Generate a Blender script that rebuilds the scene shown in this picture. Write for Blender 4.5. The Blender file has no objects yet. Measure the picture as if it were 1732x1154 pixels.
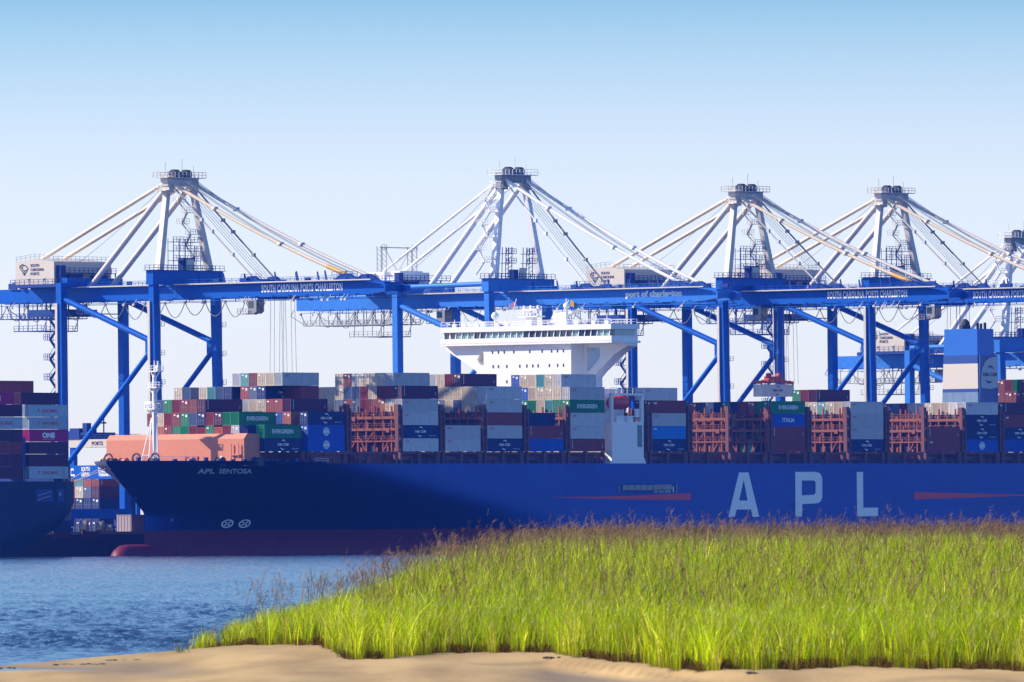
import bpy, bmesh, math, random
import numpy as np
from mathutils import Vector, Matrix
from mathutils.geometry import tessellate_polygon

random.seed(11)
RNG = np.random.default_rng(7)
SC = bpy.context.scene
COL = SC.collection
rad = math.radians

# ------------------------------------------------------------------ camera
FOCAL_PX, HORIZON_PX, ROLL, EYE = 19760.0, 914.5, -0.0078, 2.8
cam_data = bpy.data.cameras.new("camera")
cam_data.sensor_width = 36.0
cam_data.lens = 36.0 * FOCAL_PX / 1732.0
cam_data.shift_y = (HORIZON_PX - 577.0) / 1732.0
cam_data.clip_start, cam_data.clip_end = 1.0, 20000.0
cam_data.dof.use_dof = True
cam_data.dof.focus_distance = 2600.0
cam_data.dof.aperture_fstop = 13.0
camera = bpy.data.objects.new("camera", cam_data)
camera.matrix_world = Matrix.Translation((0, 0, EYE)) @ Matrix.Rotation(rad(90), 4, 'X') @ Matrix.Rotation(ROLL, 4, 'Z')
COL.objects.link(camera)
SC.camera = camera

# the berth runs along a line turned 49.2 degrees off the picture plane
PHI = rad(49.2)
AFT = Vector((math.cos(PHI), math.sin(PHI), 0))
LAND = Vector((-math.sin(PHI), math.cos(PHI), 0))
ORIGIN = Vector(((683 - 866) / FOCAL_PX * 2600.0, 2600.0, 0))

# ------------------------------------------------------------------ sky and sun
SUN_OFF, SUN_EL = rad(60), rad(31)           # sun ahead of the bows, on the landward side
sun_h = (-AFT) * math.cos(SUN_OFF) + LAND * math.sin(SUN_OFF)
sun_dir = Vector((sun_h.x * math.cos(SUN_EL), sun_h.y * math.cos(SUN_EL), math.sin(SUN_EL)))
world = bpy.data.worlds.new("World")
SC.world = world
world.use_nodes = True
wt = world.node_tree
wt.nodes.clear()
wo = wt.nodes.new("ShaderNodeOutputWorld")
bg = wt.nodes.new("ShaderNodeBackground")
sky = wt.nodes.new("ShaderNodeTexSky")
sky.sky_type = 'NISHITA'
sky.sun_disc = False
sky.sun_elevation = SUN_EL
sky.sun_rotation = math.atan2(sun_dir.x, sun_dir.y)
sky.air_density, sky.dust_density, sky.ozone_density = 1.0, 0.3, 1.5
geo = wt.nodes.new("ShaderNodeTexCoord")
sep = wt.nodes.new("ShaderNodeSeparateXYZ")
ramp = wt.nodes.new("ShaderNodeValToRGB")
mul = wt.nodes.new("ShaderNodeMix")
mul.data_type = 'RGBA'
mul.blend_type = 'MULTIPLY'
mul.inputs[0].default_value = 1.0
rng_ = wt.nodes.new("ShaderNodeMapRange")
rng_.inputs[1].default_value, rng_.inputs[2].default_value = 0.0, 0.12
wt.links.new(geo.outputs["Generated"], sep.inputs[0])
wt.links.new(sep.outputs[2], rng_.inputs[0])
wt.links.new(rng_.outputs[0], ramp.inputs[0])
cr = ramp.color_ramp
SKY_STOPS = [(0.0, (.755, .82, 1.15)), (0.19, (.73, .79, 1.10)), (0.259, (.65, .71, 1.0)), (0.30, (.56, .645, .94)), (0.343, (.43, .565, .85)), (0.40, (.235, .43, .72)), (1.0, (.38, .52, .74))]
while len(cr.elements) < len(SKY_STOPS):
    cr.elements.new(0.5)
for e, (p, c) in zip(cr.elements, SKY_STOPS):
    e.position, e.color = p, (*c, 1)
wt.links.new(sky.outputs[0], mul.inputs[6])
wt.links.new(ramp.outputs[0], mul.inputs[7])
gain = wt.nodes.new("ShaderNodeMapRange")      # lifts the upper dome to add fill light in the shade
gain.inputs[1].default_value, gain.inputs[2].default_value = 0.05, 0.9
gain.inputs[3].default_value, gain.inputs[4].default_value = 1.0, 1.5
wt.links.new(sep.outputs[2], gain.inputs[0])
vm = wt.nodes.new("ShaderNodeVectorMath")
vm.operation = 'SCALE'
wt.links.new(mul.outputs[2], vm.inputs[0])
wt.links.new(gain.outputs[0], vm.inputs["Scale"])
wt.links.new(vm.outputs[0], bg.inputs[0])
wt.links.new(bg.outputs[0], wo.inputs[0])
bg.inputs[1].default_value = 0.145

sun_data = bpy.data.lights.new("sun", 'SUN')
sun_data.energy = 5.0
sun_data.angle = rad(0.53)
sun_data.color = (1.0, 0.86, 0.66)
sun = bpy.data.objects.new("sun", sun_data)
sun.rotation_euler = sun_dir.to_track_quat('Z', 'Y').to_euler()
COL.objects.link(sun)

SC.view_settings.view_transform = 'Standard'
SC.view_settings.look = 'None'
SC.view_settings.exposure = 0.62
SC.view_settings.gamma = 1.0
SC.view_settings.use_curve_mapping = False
SC.render.engine = 'CYCLES'
SC.cycles.use_denoising = True
SC.cycles.max_bounces = 6
SC.cycles.transparent_max_bounces = 8
SC.cycles.volume_bounces = 0

# ------------------------------------------------------------------ helpers
def ray(px, py):
    a, b = (px - 866) / FOCAL_PX, -(py - HORIZON_PX) / FOCAL_PX
    c, s = math.cos(ROLL), math.sin(ROLL)
    return Vector((a * c - b * s, 1, a * s + b * c))

def at(px, py, w=0.0):
    """Reading of a point on the vertical plane w metres landward of the ship's port side: (u aft, z up)."""
    d = ray(px, py)
    t = (w + ORIGIN.dot(LAND)) / d.dot(LAND)
    return ((d * t - ORIGIN).dot(AFT), EYE + d.z * t)

def W(u, w, z=0.0):
    p = ORIGIN + AFT * u + LAND * w
    return (p.x, p.y, z)

class MB:
    def __init__(self):
        self.v, self.f, self.m = [], [], []
    def add(self, vs, fs, mi=0):
        n = len(self.v)
        self.v += [tuple(p) for p in vs]
        self.f += [tuple(i + n for i in f) for f in fs]
        self.m += [mi] * len(fs)
    def box(self, x0, x1, y0, y1, z0, z1, mi=0):
        vs = [(x, y, z) for x in (x0, x1) for y in (y0, y1) for z in (z0, z1)]
        self.add(vs, [(0, 1, 3, 2), (4, 6, 7, 5), (0, 4, 5, 1), (2, 3, 7, 6), (0, 2, 6, 4), (1, 5, 7, 3)], mi)
    def beam(self, p, q, a, b, a2=None, b2=None, mi=0, side=None):
        p, q = Vector(p), Vector(q)
        d = (q - p).normalized()
        ref = Vector(side) if side else (Vector((1, 0, 0)) if abs(d.z) > .8 else Vector((0, 0, 1)).cross(d))
        s = (ref - d * ref.dot(d)).normalized()
        t = d.cross(s)
        a2, b2 = a2 or a, b2 or b
        vs = [p + s * (i * a / 2) + t * (j * b / 2) for i, j in ((-1, -1), (1, -1), (1, 1), (-1, 1))]
        vs += [q + s * (i * a2 / 2) + t * (j * b2 / 2) for i, j in ((-1, -1), (1, -1), (1, 1), (-1, 1))]
        self.add(vs, [(3, 2, 1, 0), (4, 5, 6, 7), (0, 1, 5, 4), (1, 2, 6, 5), (2, 3, 7, 6), (3, 0, 4, 7)], mi)
    def tube(self, p, q, r, n=8, r2=None, mi=0, cap=True):
        p, q = Vector(p), Vector(q)
        d = (q - p).normalized()
        s = d.orthogonal().normalized()
        t = d.cross(s)
        r2 = r if r2 is None else r2
        cs = [(math.cos(2 * math.pi * k / n), math.sin(2 * math.pi * k / n)) for k in range(n)]
        vs = [p + (s * a + t * b) * r for a, b in cs] + [q + (s * a + t * b) * r2 for a, b in cs]
        fs = [(k, (k + 1) % n, n + (k + 1) % n, n + k) for k in range(n)]
        if cap:
            vs += vs[:2 * n]
            fs += [tuple(range(3 * n - 1, 2 * n - 1, -1)), tuple(range(3 * n, 4 * n))]
        self.add(vs, fs, mi)
    def path(self, pts, r, n=5, mi=0):
        for a, b in zip(pts[:-1], pts[1:]):
            self.tube(a, b, r, n, mi=mi, cap=False)
    def prism(self, pts, axis, a, b, holes=(), mi=0):
        """polygon pts (2-D) extruded along axis ('x','y','z') from a to b"""
        def P(p, d):
            return {'x': (d, p[0], p[1]), 'y': (p[0], d, p[1]), 'z': (p[0], p[1], d)}[axis]
        loops = [list(pts)] + [list(h) for h in holes]
        tris = tessellate_polygon([[Vector((p[0], p[1], 0)) for p in l] for l in loops])
        flat = [p for l in loops for p in l]
        n = len(flat)
        vs = [P(p, a) for p in flat] + [P(p, b) for p in flat]
        fs = [tuple(t) for t in tris] + [tuple(i + n for i in reversed(t)) for t in tris]
        k = 0
        for l in loops:
            for i in range(len(l)):
                i0, i1 = k + i, k + (i + 1) % len(l)
                fs.append((i0, i1, i1 + n, i0 + n))
            k += len(l)
        self.add(vs, fs, mi)
    def sphere(self, c, rx, ry, rz, n=10, m=6, mi=0):
        vs, fs = [], []
        for j in range(m + 1):
            th = math.pi * j / m
            for i in range(n):
                ph = 2 * math.pi * i / n
                vs.append((c[0] + rx * math.sin(th) * math.cos(ph), c[1] + ry * math.sin(th) * math.sin(ph), c[2] + rz * math.cos(th)))
        for j in range(m):
            for i in range(n):
                fs.append((j * n + i, (j + 1) * n + i, (j + 1) * n + (i + 1) % n, j * n + (i + 1) % n))
        self.add(vs, fs, mi)
    def rail(self, p, q, h=1.1, step=1.6, t=.09, mi=0):
        p, q = Vector(p), Vector(q)
        n = max(1, round((q - p).length / step))
        up = Vector((0, 0, h))
        for k in range(n + 1):
            a = p.lerp(q, k / n)
            self.beam(a, a + up, t, t, mi=mi)
        for f in (.5, 1.0):
            self.beam(p + up * f, q + up * f, t, t, mi=mi)
    def mesh(self, name, mats, smooth=False):
        me = bpy.data.meshes.new(name)
        me.from_pydata(self.v, [], self.f)
        for m in (mats if isinstance(mats, (list, tuple)) else [mats]):
            me.materials.append(m)
        if any(self.m):
            me.polygons.foreach_set("material_index", self.m)
        if smooth:
            me.polygons.foreach_set("use_smooth", [True] * len(self.f))
        me.update()
        return me
    def build(self, name, mats, parent=None, smooth=False):
        o = bpy.data.objects.new(name, self.mesh(name, mats, smooth))
        COL.objects.link(o)
        if parent:
            o.parent = parent
        return o

def tag(o, label=None, cat=None, group=None, kind=None):
    for k, v in (("label", label), ("category", cat), ("group", group), ("kind", kind)):
        if v:
            o[k] = v
    return o

def empty(name, loc, rz=0.0):
    o = bpy.data.objects.new(name, None)
    o.empty_display_size = 1.0
    o.location = loc
    o.rotation_euler = (0, 0, rz)
    COL.objects.link(o)
    return o

def mat(name, color, rough=.55, metal=0.0, var=.12, scale=.6, streak=False, spec=.5, rand=0.0, sheen=None, rust=0.0):
    m = bpy.data.materials.new(name)
    m.use_nodes = True
    nt = m.node_tree
    b = nt.nodes["Principled BSDF"]
    b.inputs["Roughness"].default_value = rough
    b.inputs["Metallic"].default_value = metal
    b.inputs["Specular IOR Level"].default_value = spec
    if sheen:
        b.inputs["Specular Tint"].default_value = (*sheen, 1)
    tc = nt.nodes.new("ShaderNodeTexCoord")
    mp = nt.nodes.new("ShaderNodeMapping")
    mp.inputs["Scale"].default_value = (scale, scale, scale * (.12 if streak else 1))
    no = nt.nodes.new("ShaderNodeTexNoise")
    no.inputs["Detail"].default_value = 5
    no.inputs["Roughness"].default_value = .65
    nt.links.new(tc.outputs["Object"], mp.inputs[0])
    nt.links.new(mp.outputs[0], no.inputs["Vector"])
    mr = nt.nodes.new("ShaderNodeMapRange")
    mr.inputs[1].default_value, mr.inputs[2].default_value = .3, .7
    mr.inputs[3].default_value, mr.inputs[4].default_value = 1 - var, 1 + var
    nt.links.new(no.outputs["Fac"], mr.inputs[0])
    hs = nt.nodes.new("ShaderNodeHueSaturation")
    hs.inputs["Color"].default_value = (*color, 1)
    nt.links.new(mr.outputs[0], hs.inputs["Value"])
    if rand:
        oi = nt.nodes.new("ShaderNodeObjectInfo")
        r2 = nt.nodes.new("ShaderNodeMapRange")
        r2.inputs[3].default_value, r2.inputs[4].default_value = 1 - rand, 1 + rand
        mm = nt.nodes.new("ShaderNodeMath")
        mm.operation = 'MULTIPLY'
        nt.links.new(oi.outputs["Random"], r2.inputs[0])
        nt.links.new(r2.outputs[0], mm.inputs[0])
        nt.links.new(mr.outputs[0], mm.inputs[1])
        nt.links.new(mm.outputs[0], hs.inputs["Value"])
    last = hs.outputs[0]
    if rust:
        n2 = nt.nodes.new("ShaderNodeTexNoise")
        n2.inputs["Scale"].default_value = 1.0
        n2.inputs["Detail"].default_value = 6
        n2.inputs["Roughness"].default_value = .7
        m2 = nt.nodes.new("ShaderNodeMapping")
        m2.inputs["Scale"].default_value = (1.3, 1.3, .45)
        nt.links.new(tc.outputs["Object"], m2.inputs[0])
        if rand:
            ad = nt.nodes.new("ShaderNodeVectorMath")
            ad.operation = 'ADD'
            cb_ = nt.nodes.new("ShaderNodeCombineXYZ")
            k1 = nt.nodes.new("ShaderNodeMath")
            k1.operation = 'MULTIPLY'
            k1.inputs[1].default_value = 91.0
            nt.links.new(oi.outputs["Random"], k1.inputs[0])
            nt.links.new(k1.outputs[0], cb_.inputs[0])
            nt.links.new(m2.outputs[0], ad.inputs[0])
            nt.links.new(cb_.outputs[0], ad.inputs[1])
            nt.links.new(ad.outputs[0], n2.inputs["Vector"])
        else:
            nt.links.new(m2.outputs[0], n2.inputs["Vector"])
        r3 = nt.nodes.new("ShaderNodeMapRange")
        r3.inputs[1].default_value, r3.inputs[2].default_value = .60, .74
        r3.inputs[4].default_value = rust
        nt.links.new(n2.outputs["Fac"], r3.inputs[0])
        mx = nt.nodes.new("ShaderNodeMix")
        mx.data_type = 'RGBA'
        mx.inputs[7].default_value = (.16, .055, .025, 1)
        nt.links.new(r3.outputs[0], mx.inputs[0])
        nt.links.new(last, mx.inputs[6])
        last = mx.outputs[2]
    nt.links.new(last, b.inputs["Base Color"])
    return m

M = dict(
    hull=mat("hull_paint", (.0006, .025, .20), .28, metal=.8, var=.10, scale=.12, streak=True, spec=.3),
    boot=mat("antifouling_red", (.15, .010, .026), .5, var=.25, scale=.2, spec=.2),
    white=mat("white_paint", (.86, .86, .86), .5, var=.05, scale=.3),
    letter=mat("letter_white", (.88, .90, .92), .6, var=.06, scale=.4),
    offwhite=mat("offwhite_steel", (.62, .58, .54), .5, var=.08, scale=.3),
    stay=mat("cream_stay_paint", (.70, .58, .42), .5, var=.08, scale=.3),
    salmon=mat("salmon_primer", (.64, .21, .11), .6, rust=.4, var=.08, scale=.3),
    brown=mat("lashing_oxide_red", (.27, .062, .026), .65, var=.2, scale=.5),
    coaming=mat("coaming_brown", (.16, .045, .05), .65, var=.2, scale=.5),
    deck=mat("deck_red", (.12, .03, .03), .8),
    dark=mat("dark_gear", (.02, .022, .035), .6),
    steel=mat("grey_steel", (.25, .25, .27), .5, metal=.3),
    glass=mat("bridge_glass", (.02, .05, .07), .08, var=.3, scale=1.0),
    tealglass=mat("pale_green_glass", (.25, .42, .42), .15, var=.2, scale=1.0),
    red=mat("stripe_red", (.72, .05, .08), .55),
    lifeboat=mat("lifeboat_red", (.55, .035, .02), .4),
    crane=mat("crane_blue", (.003, .095, .50), .42, var=.1, scale=.15, spec=.3, rust=.35, sheen=(.2, .5, 1.0)),
    crane2=mat("faded_crane_blue", (.035, .19, .66), .45, var=.1, scale=.15, spec=.3, rust=.35, sheen=(.3, .6, 1.0)),
    navy=mat("navy_steel", (.004, .04, .24), .5, spec=.25),
    house=mat("house_cladding", (.60, .54, .47), .6, var=.04, scale=.3),
    signink=mat("sign_navy", (.01, .015, .10), .6, var=.02),
    yellow=mat("buffer_yellow", (.70, .36, .03), .5),
    rope=mat("wire_rope", (.22, .27, .34), .5, metal=.2),
    cable=mat("festoon_cable", (.18, .19, .20), .6),
    fun_a=mat("funnel_blue", (.005, .15, .66), .4, var=.06, scale=.2),
    fun_b=mat("funnel_dark_blue", (.01, .07, .34), .4, var=.06, scale=.2),
    fun_c=mat("funnel_pale_blue", (.16, .27, .45), .5, var=.2, scale=.2, streak=True),
    concrete=mat("quay_concrete", (.30, .29, .27), .85, var=.15, scale=.2),
    quaydark=mat("quay_wall_dark", (.02, .02, .035), .8, var=.3, scale=.3, streak=True),
    lhull=mat("dark_teal_hull", (.002, .018, .06), .45, spec=.2, sheen=(.05, .4, 1.0), var=.15, scale=.12, streak=True),
    fender=mat("fender_plum", (.10, .02, .04), .8),
    hivis=mat("hi_vis_yellow", (.65, .75, .05), .6),
    skin_red=mat("spreader_red", (.50, .04, .02), .5),
)
CONT = {
    'g': ("grey", (.54, .55, .58)), 'b': ("beige", (.66, .55, .42)), 'm': ("maroon", (.24, .045, .05)),
    'n': ("navy", (.008, .028, .15)), 'l': ("light blue", (.01, .20, .62)), 'B': ("bright blue", (.008, .09, .50)),
    'G': ("green", (.008, .22, .09)), 'r': ("red", (.40, .075, .06)), 'o': ("orange brown", (.48, .14, .07)),
    't': ("teal", (.12, .36, .38)), 'u': ("slate blue", (.10, .15, .28)), 'd': ("dark plum", (.085, .02, .06)),
    'p': ("magenta", (.42, .01, .16)), 'y': ("pale grey", (.38, .48, .58)), 'w': ("off white", (.80, .79, .76)),
}
CM = {k: mat("container_" + n.replace(" ", "_"), c, .6, spec=.2, rust=.55, var=.18, scale=.9, streak=True, rand=.12) for k, (n, c) in CONT.items()}

def plate(m):
    nt = m.node_tree
    b = nt.nodes["Principled BSDF"]
    tc = nt.nodes.new("ShaderNodeTexCoord")
    sp = nt.nodes.new("ShaderNodeSeparateXYZ")
    cb_ = nt.nodes.new("ShaderNodeCombineXYZ")
    nt.links.new(tc.outputs["Object"], sp.inputs[0])
    nt.links.new(sp.outputs[0], cb_.inputs[0])
    nt.links.new(sp.outputs[2], cb_.inputs[1])
    br = nt.nodes.new("ShaderNodeTexBrick")
    br.inputs["Scale"].default_value = 1.0
    br.inputs["Brick Width"].default_value, br.inputs["Row Height"].default_value = 11.0, 2.6
    br.inputs["Mortar Size"].default_value = .05
    br.inputs["Color1"].default_value, br.inputs["Color2"].default_value, br.inputs["Mortar"].default_value = (.9, .9, .9, 1), (1.08, 1.08, 1.08, 1), (.75, .75, .75, 1)
    nt.links.new(cb_.outputs[0], br.inputs["Vector"])
    mu = nt.nodes.new("ShaderNodeMix")
    mu.data_type, mu.blend_type = 'RGBA', 'MULTIPLY'
    mu.inputs[0].default_value = .7
    src = b.inputs["Base Color"].links[0].from_socket
    nt.links.new(src, mu.inputs[6])
    nt.links.new(br.outputs["Color"], mu.inputs[7])
    nt.links.new(mu.outputs[2], b.inputs["Base Color"])
    mp = nt.nodes.new("ShaderNodeMapping")
    mp.inputs["Scale"].default_value = (.035, .6, 1)
    no = nt.nodes.new("ShaderNodeTexNoise")
    no.inputs["Scale"].default_value, no.inputs["Detail"].default_value = 1.0, 4
    nt.links.new(cb_.outputs[0], mp.inputs[0])
    nt.links.new(mp.outputs[0], no.inputs["Vector"])
    bu = nt.nodes.new("ShaderNodeBump")
    bu.inputs["Strength"].default_value, bu.inputs["Distance"].default_value = .5, .03
    nt.links.new(no.outputs["Fac"], bu.inputs["Height"])
    nt.links.new(bu.outputs[0], b.inputs["Normal"])
plate(M['hull'])
plate(M['lhull'])

# text as mesh data: vertices in metres, x along the writing, y up
_tx = {}
def text_geo(s, height=1.0, bold=.02, shear=0.0, width=None, align='CENTER', spacing=1.0):
    key = (s, bold, shear, align, spacing)
    if key not in _tx:
        cu = bpy.data.curves.new("lettering", 'FONT')
        cu.body, cu.offset, cu.shear, cu.space_character = s, bold, shear, spacing
        cu.resolution_u = 3
        o = bpy.data.objects.new("lettering", cu)
        COL.objects.link(o)
        dg = bpy.context.evaluated_depsgraph_get()
        me = bpy.data.meshes.new_from_object(o.evaluated_get(dg))
        vs = np.array([v.co[:2] for v in me.vertices]) if len(me.vertices) else np.zeros((0, 2))
        fs = [tuple(p.vertices) for p in me.polygons]
        bpy.data.objects.remove(o)
        bpy.data.curves.remove(cu)
        bpy.data.meshes.remove(me)
        _tx[key] = (vs, fs)
    vs, fs = _tx[key]
    lo, hi = vs.min(0), vs.max(0)
    v = vs - lo
    sy = height / (hi - lo)[1]
    sx = sy if width is None else width / (hi - lo)[0]
    v = v * np.array([sx, sy])
    if align == 'CENTER':
        v = v - np.array([(hi - lo)[0] * sx / 2, 0])
    return v, fs

def put_text(mb, s, fn, height, **kw):
    """fn(a, b) -> 3-D point for writing coordinates a (along) and b (up)"""
    v, fs = text_geo(s, height, **kw)
    mb.add([fn(a, b) for a, b in v], fs)

# ------------------------------------------------------------------ ground, water, shore
def grid_object(name, xs, ys, zfun, material, smooth=True, polar=False):
    Y, X = np.meshgrid(ys, xs, indexing='ij')
    if polar:
        X = X * Y
    Z = zfun(X, Y)
    n, m = Y.shape
    co = np.stack([X, Y, Z], -1).reshape(-1, 3).astype(np.float32)
    idx = np.arange(n * m).reshape(n, m)
    q = np.stack([idx[:-1, :-1], idx[:-1, 1:], idx[1:, 1:], idx[1:, :-1]], -1).reshape(-1, 4)
    me = bpy.data.meshes.new(name)
    me.vertices.add(len(co))
    me.vertices.foreach_set("co", co.ravel())
    me.loops.add(q.size)
    me.loops.foreach_set("vertex_index", q.ravel().astype(np.int32))
    me.polygons.add(len(q))
    me.polygons.foreach_set("loop_start", np.arange(0, q.size, 4, dtype=np.int32))
    me.polygons.foreach_set("use_smooth", np.full(len(q), smooth))
    me.update(calc_edges=True)
    me.materials.append(material)
    o = bpy.data.objects.new(name, me)
    COL.objects.link(o)
    return o

# water ------------------------------------------------------
def water_mat():
    m = bpy.data.materials.new("harbour_water")
    m.use_nodes = True
    nt = m.node_tree
    b = nt.nodes["Principled BSDF"]
    b.inputs["Base Color"].default_value = (.004, .022, .07, 1)
    b.inputs["Roughness"].default_value = .10
    b.inputs["IOR"].default_value = 1.33
    tc = nt.nodes.new("ShaderNodeTexCoord")
    prev = None
    for sc, st, d in ((3.0, .55, .10), (.7, .35, .25)):
        n = nt.nodes.new("ShaderNodeTexNoise")
        n.inputs["Scale"].default_value = sc
        n.inputs["Detail"].default_value = 3
        bu = nt.nodes.new("ShaderNodeBump")
        bu.inputs["Strength"].default_value = st
        bu.inputs["Distance"].default_value = d
        nt.links.new(tc.outputs["Object"], n.inputs["Vector"])
        nt.links.new(n.outputs["Fac"], bu.inputs["Height"])
        if prev:
            nt.links.new(prev.outputs[0], bu.inputs["Normal"])
        prev = bu
    # long wind streaks
    mp = nt.nodes.new("ShaderNodeMapping")
    mp.inputs["Scale"].default_value = (1.1, .035, 1)
    n = nt.nodes.new("ShaderNodeTexNoise")
    n.inputs["Scale"].default_value = 1.0
    n.inputs["Detail"].default_value = 5
    n.inputs["Roughness"].default_value = .7
    nt.links.new(tc.outputs["Object"], mp.inputs[0])
    nt.links.new(mp.outputs[0], n.inputs["Vector"])
    for bu in [x for x in nt.nodes if x.type == 'BUMP']:
        mr = nt.nodes.new("ShaderNodeMapRange")
        mr.inputs[1].default_value, mr.inputs[2].default_value = .35, .65
        mr.inputs[3].default_value, mr.inputs[4].default_value = .15, min(1.0, bu.inputs["Strength"].default_value * 1.8)
        nt.links.new(n.outputs["Fac"], mr.inputs[0])
        nt.links.new(mr.outputs[0], bu.inputs["Strength"])
    nt.links.new(prev.outputs[0], b.inputs["Normal"])
    return m

WAVES = []
for k in range(34):
    lam = 0.26 * (6.0 ** (k / 33.0))
    th = rad(-70) + RNG.normal(0, .55)
    WAVES.append((2 * math.pi / lam * math.cos(th), 2 * math.pi / lam * math.sin(th), RNG.uniform(0, 6.28), (.0125 * lam ** .75)))
def wave_z(X, Y):
    z = np.zeros_like(X)
    gust = .55 + .45 * np.sin(X * .11 + np.sin(Y * .021) * 2.2 + Y * .013) * np.sin(Y * .035 + X * .05 + 1.0)
    for kx, ky, ph, a in WAVES:
        z += a * np.sin(kx * X + ky * Y + ph)
    fade = np.clip((Y - 258) / 75, .03, 1)
    z = z * fade * (.55 + .8 * gust)
    return z + RNG.normal(0, 1, X.shape) * (.010 + .045 * np.clip((Y - 300) / 700, 0, 1)) * np.clip((Y - 258) / 75, .03, 1) * (.4 + .9 * gust) * (Y < 2750)
ang = np.concatenate([[-1.2, -.5, -.2, -.1, -.06], np.linspace(-.046, -.004, 210), np.linspace(0, .05, 24), [.1, .2, .5, 1.2]])
_r = [215.0]
while _r[-1] < 2700:
    _r.append(_r[-1] + .14 * (_r[-1] / 215.0) ** 2.1)
wy = np.concatenate([np.linspace(60, 215, 12)[:-1], _r, [2900, 3400, 4200, 5000]])
water = grid_object("water", ang, wy, wave_z, water_mat(), polar=True)
tag(water, "choppy blue harbour water between the shore and the ships", kind="structure")

# shore ------------------------------------------------------
def front_edge(X):
    """distance at which the grass begins, as a function of X"""
    pts = [(-9.0, 296), (-7.6, 288), (-5.6, 284), (-4.6, 282), (-3.55, 253), (-2.2, 258), (-.6, 262), (.8, 259), (1.7, 246), (3.2, 226), (4.8, 222), (6.6, 226), (9.5, 218), (14, 215), (60, 215)]
    return np.interp(X, [p[0] for p in pts], [p[1] for p in pts]) + .9 * np.sin(X * 3.1) + .8 * np.sin(X * 7.7 + 1) + .6 * np.sin(X * 17.3)
def ground_edge(X):
    pts = [(-9.0, 296), (-7.6, 288), (-6.2, 284), (-1.5, 259), (.8, 257), (2.5, 236), (4.8, 222), (9.5, 218), (14, 215), (60, 215)]
    return np.interp(X, [p[0] for p in pts], [p[1] for p in pts])
def left_edge(Y):
    pts = [(200, -14), (262, -12.6), (280, -10.6), (291, -8.7), (305, -8.3), (340, -7.6), (400, -6.6), (460, -4.6), (500, -1.5), (560, 6), (620, 30)]
    return np.interp(Y, [p[0] for p in pts], [p[1] for p in pts])
def ground_z(X, Y):
    fe, le = ground_edge(X), left_edge(Y)
    t = np.clip((Y - fe) / 175.0, 0, 1)
    mound = .30 + 1.66 * (t * t * (3 - 2 * t)) ** .9
    mound = mound - np.clip((fe - Y) / 25, 0, 1) * (.10 + .12 * np.clip((-4 - X) / 4, 0, 1))
    mound = mound - .20 * np.clip((fe - 5 - Y) / 6, 0, 1) * np.clip((X + 2) / 3, 0, 1)
    mound += .05 * np.sin(X * 1.1 + Y * .09) * np.sin(Y * .06 - X * .3) * np.clip((fe - Y) / 12, 0, 1)
    cap = (X - le) * np.where(Y > 296, .30, .10)
    z = np.minimum(mound, cap)
    # shallow pool on the beach, bottom left
    px = X / Y * FOCAL_PX + 866
    pool = np.exp(-((px - 10) / 110) ** 2) * np.exp(-((Y - 258) / 4.0) ** 2)
    z = z - .40 * pool
    z = np.where(Y > 520, np.minimum(z, 1.96 - (Y - 520) * .03), z)
    return np.maximum(z, -1.5)
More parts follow.
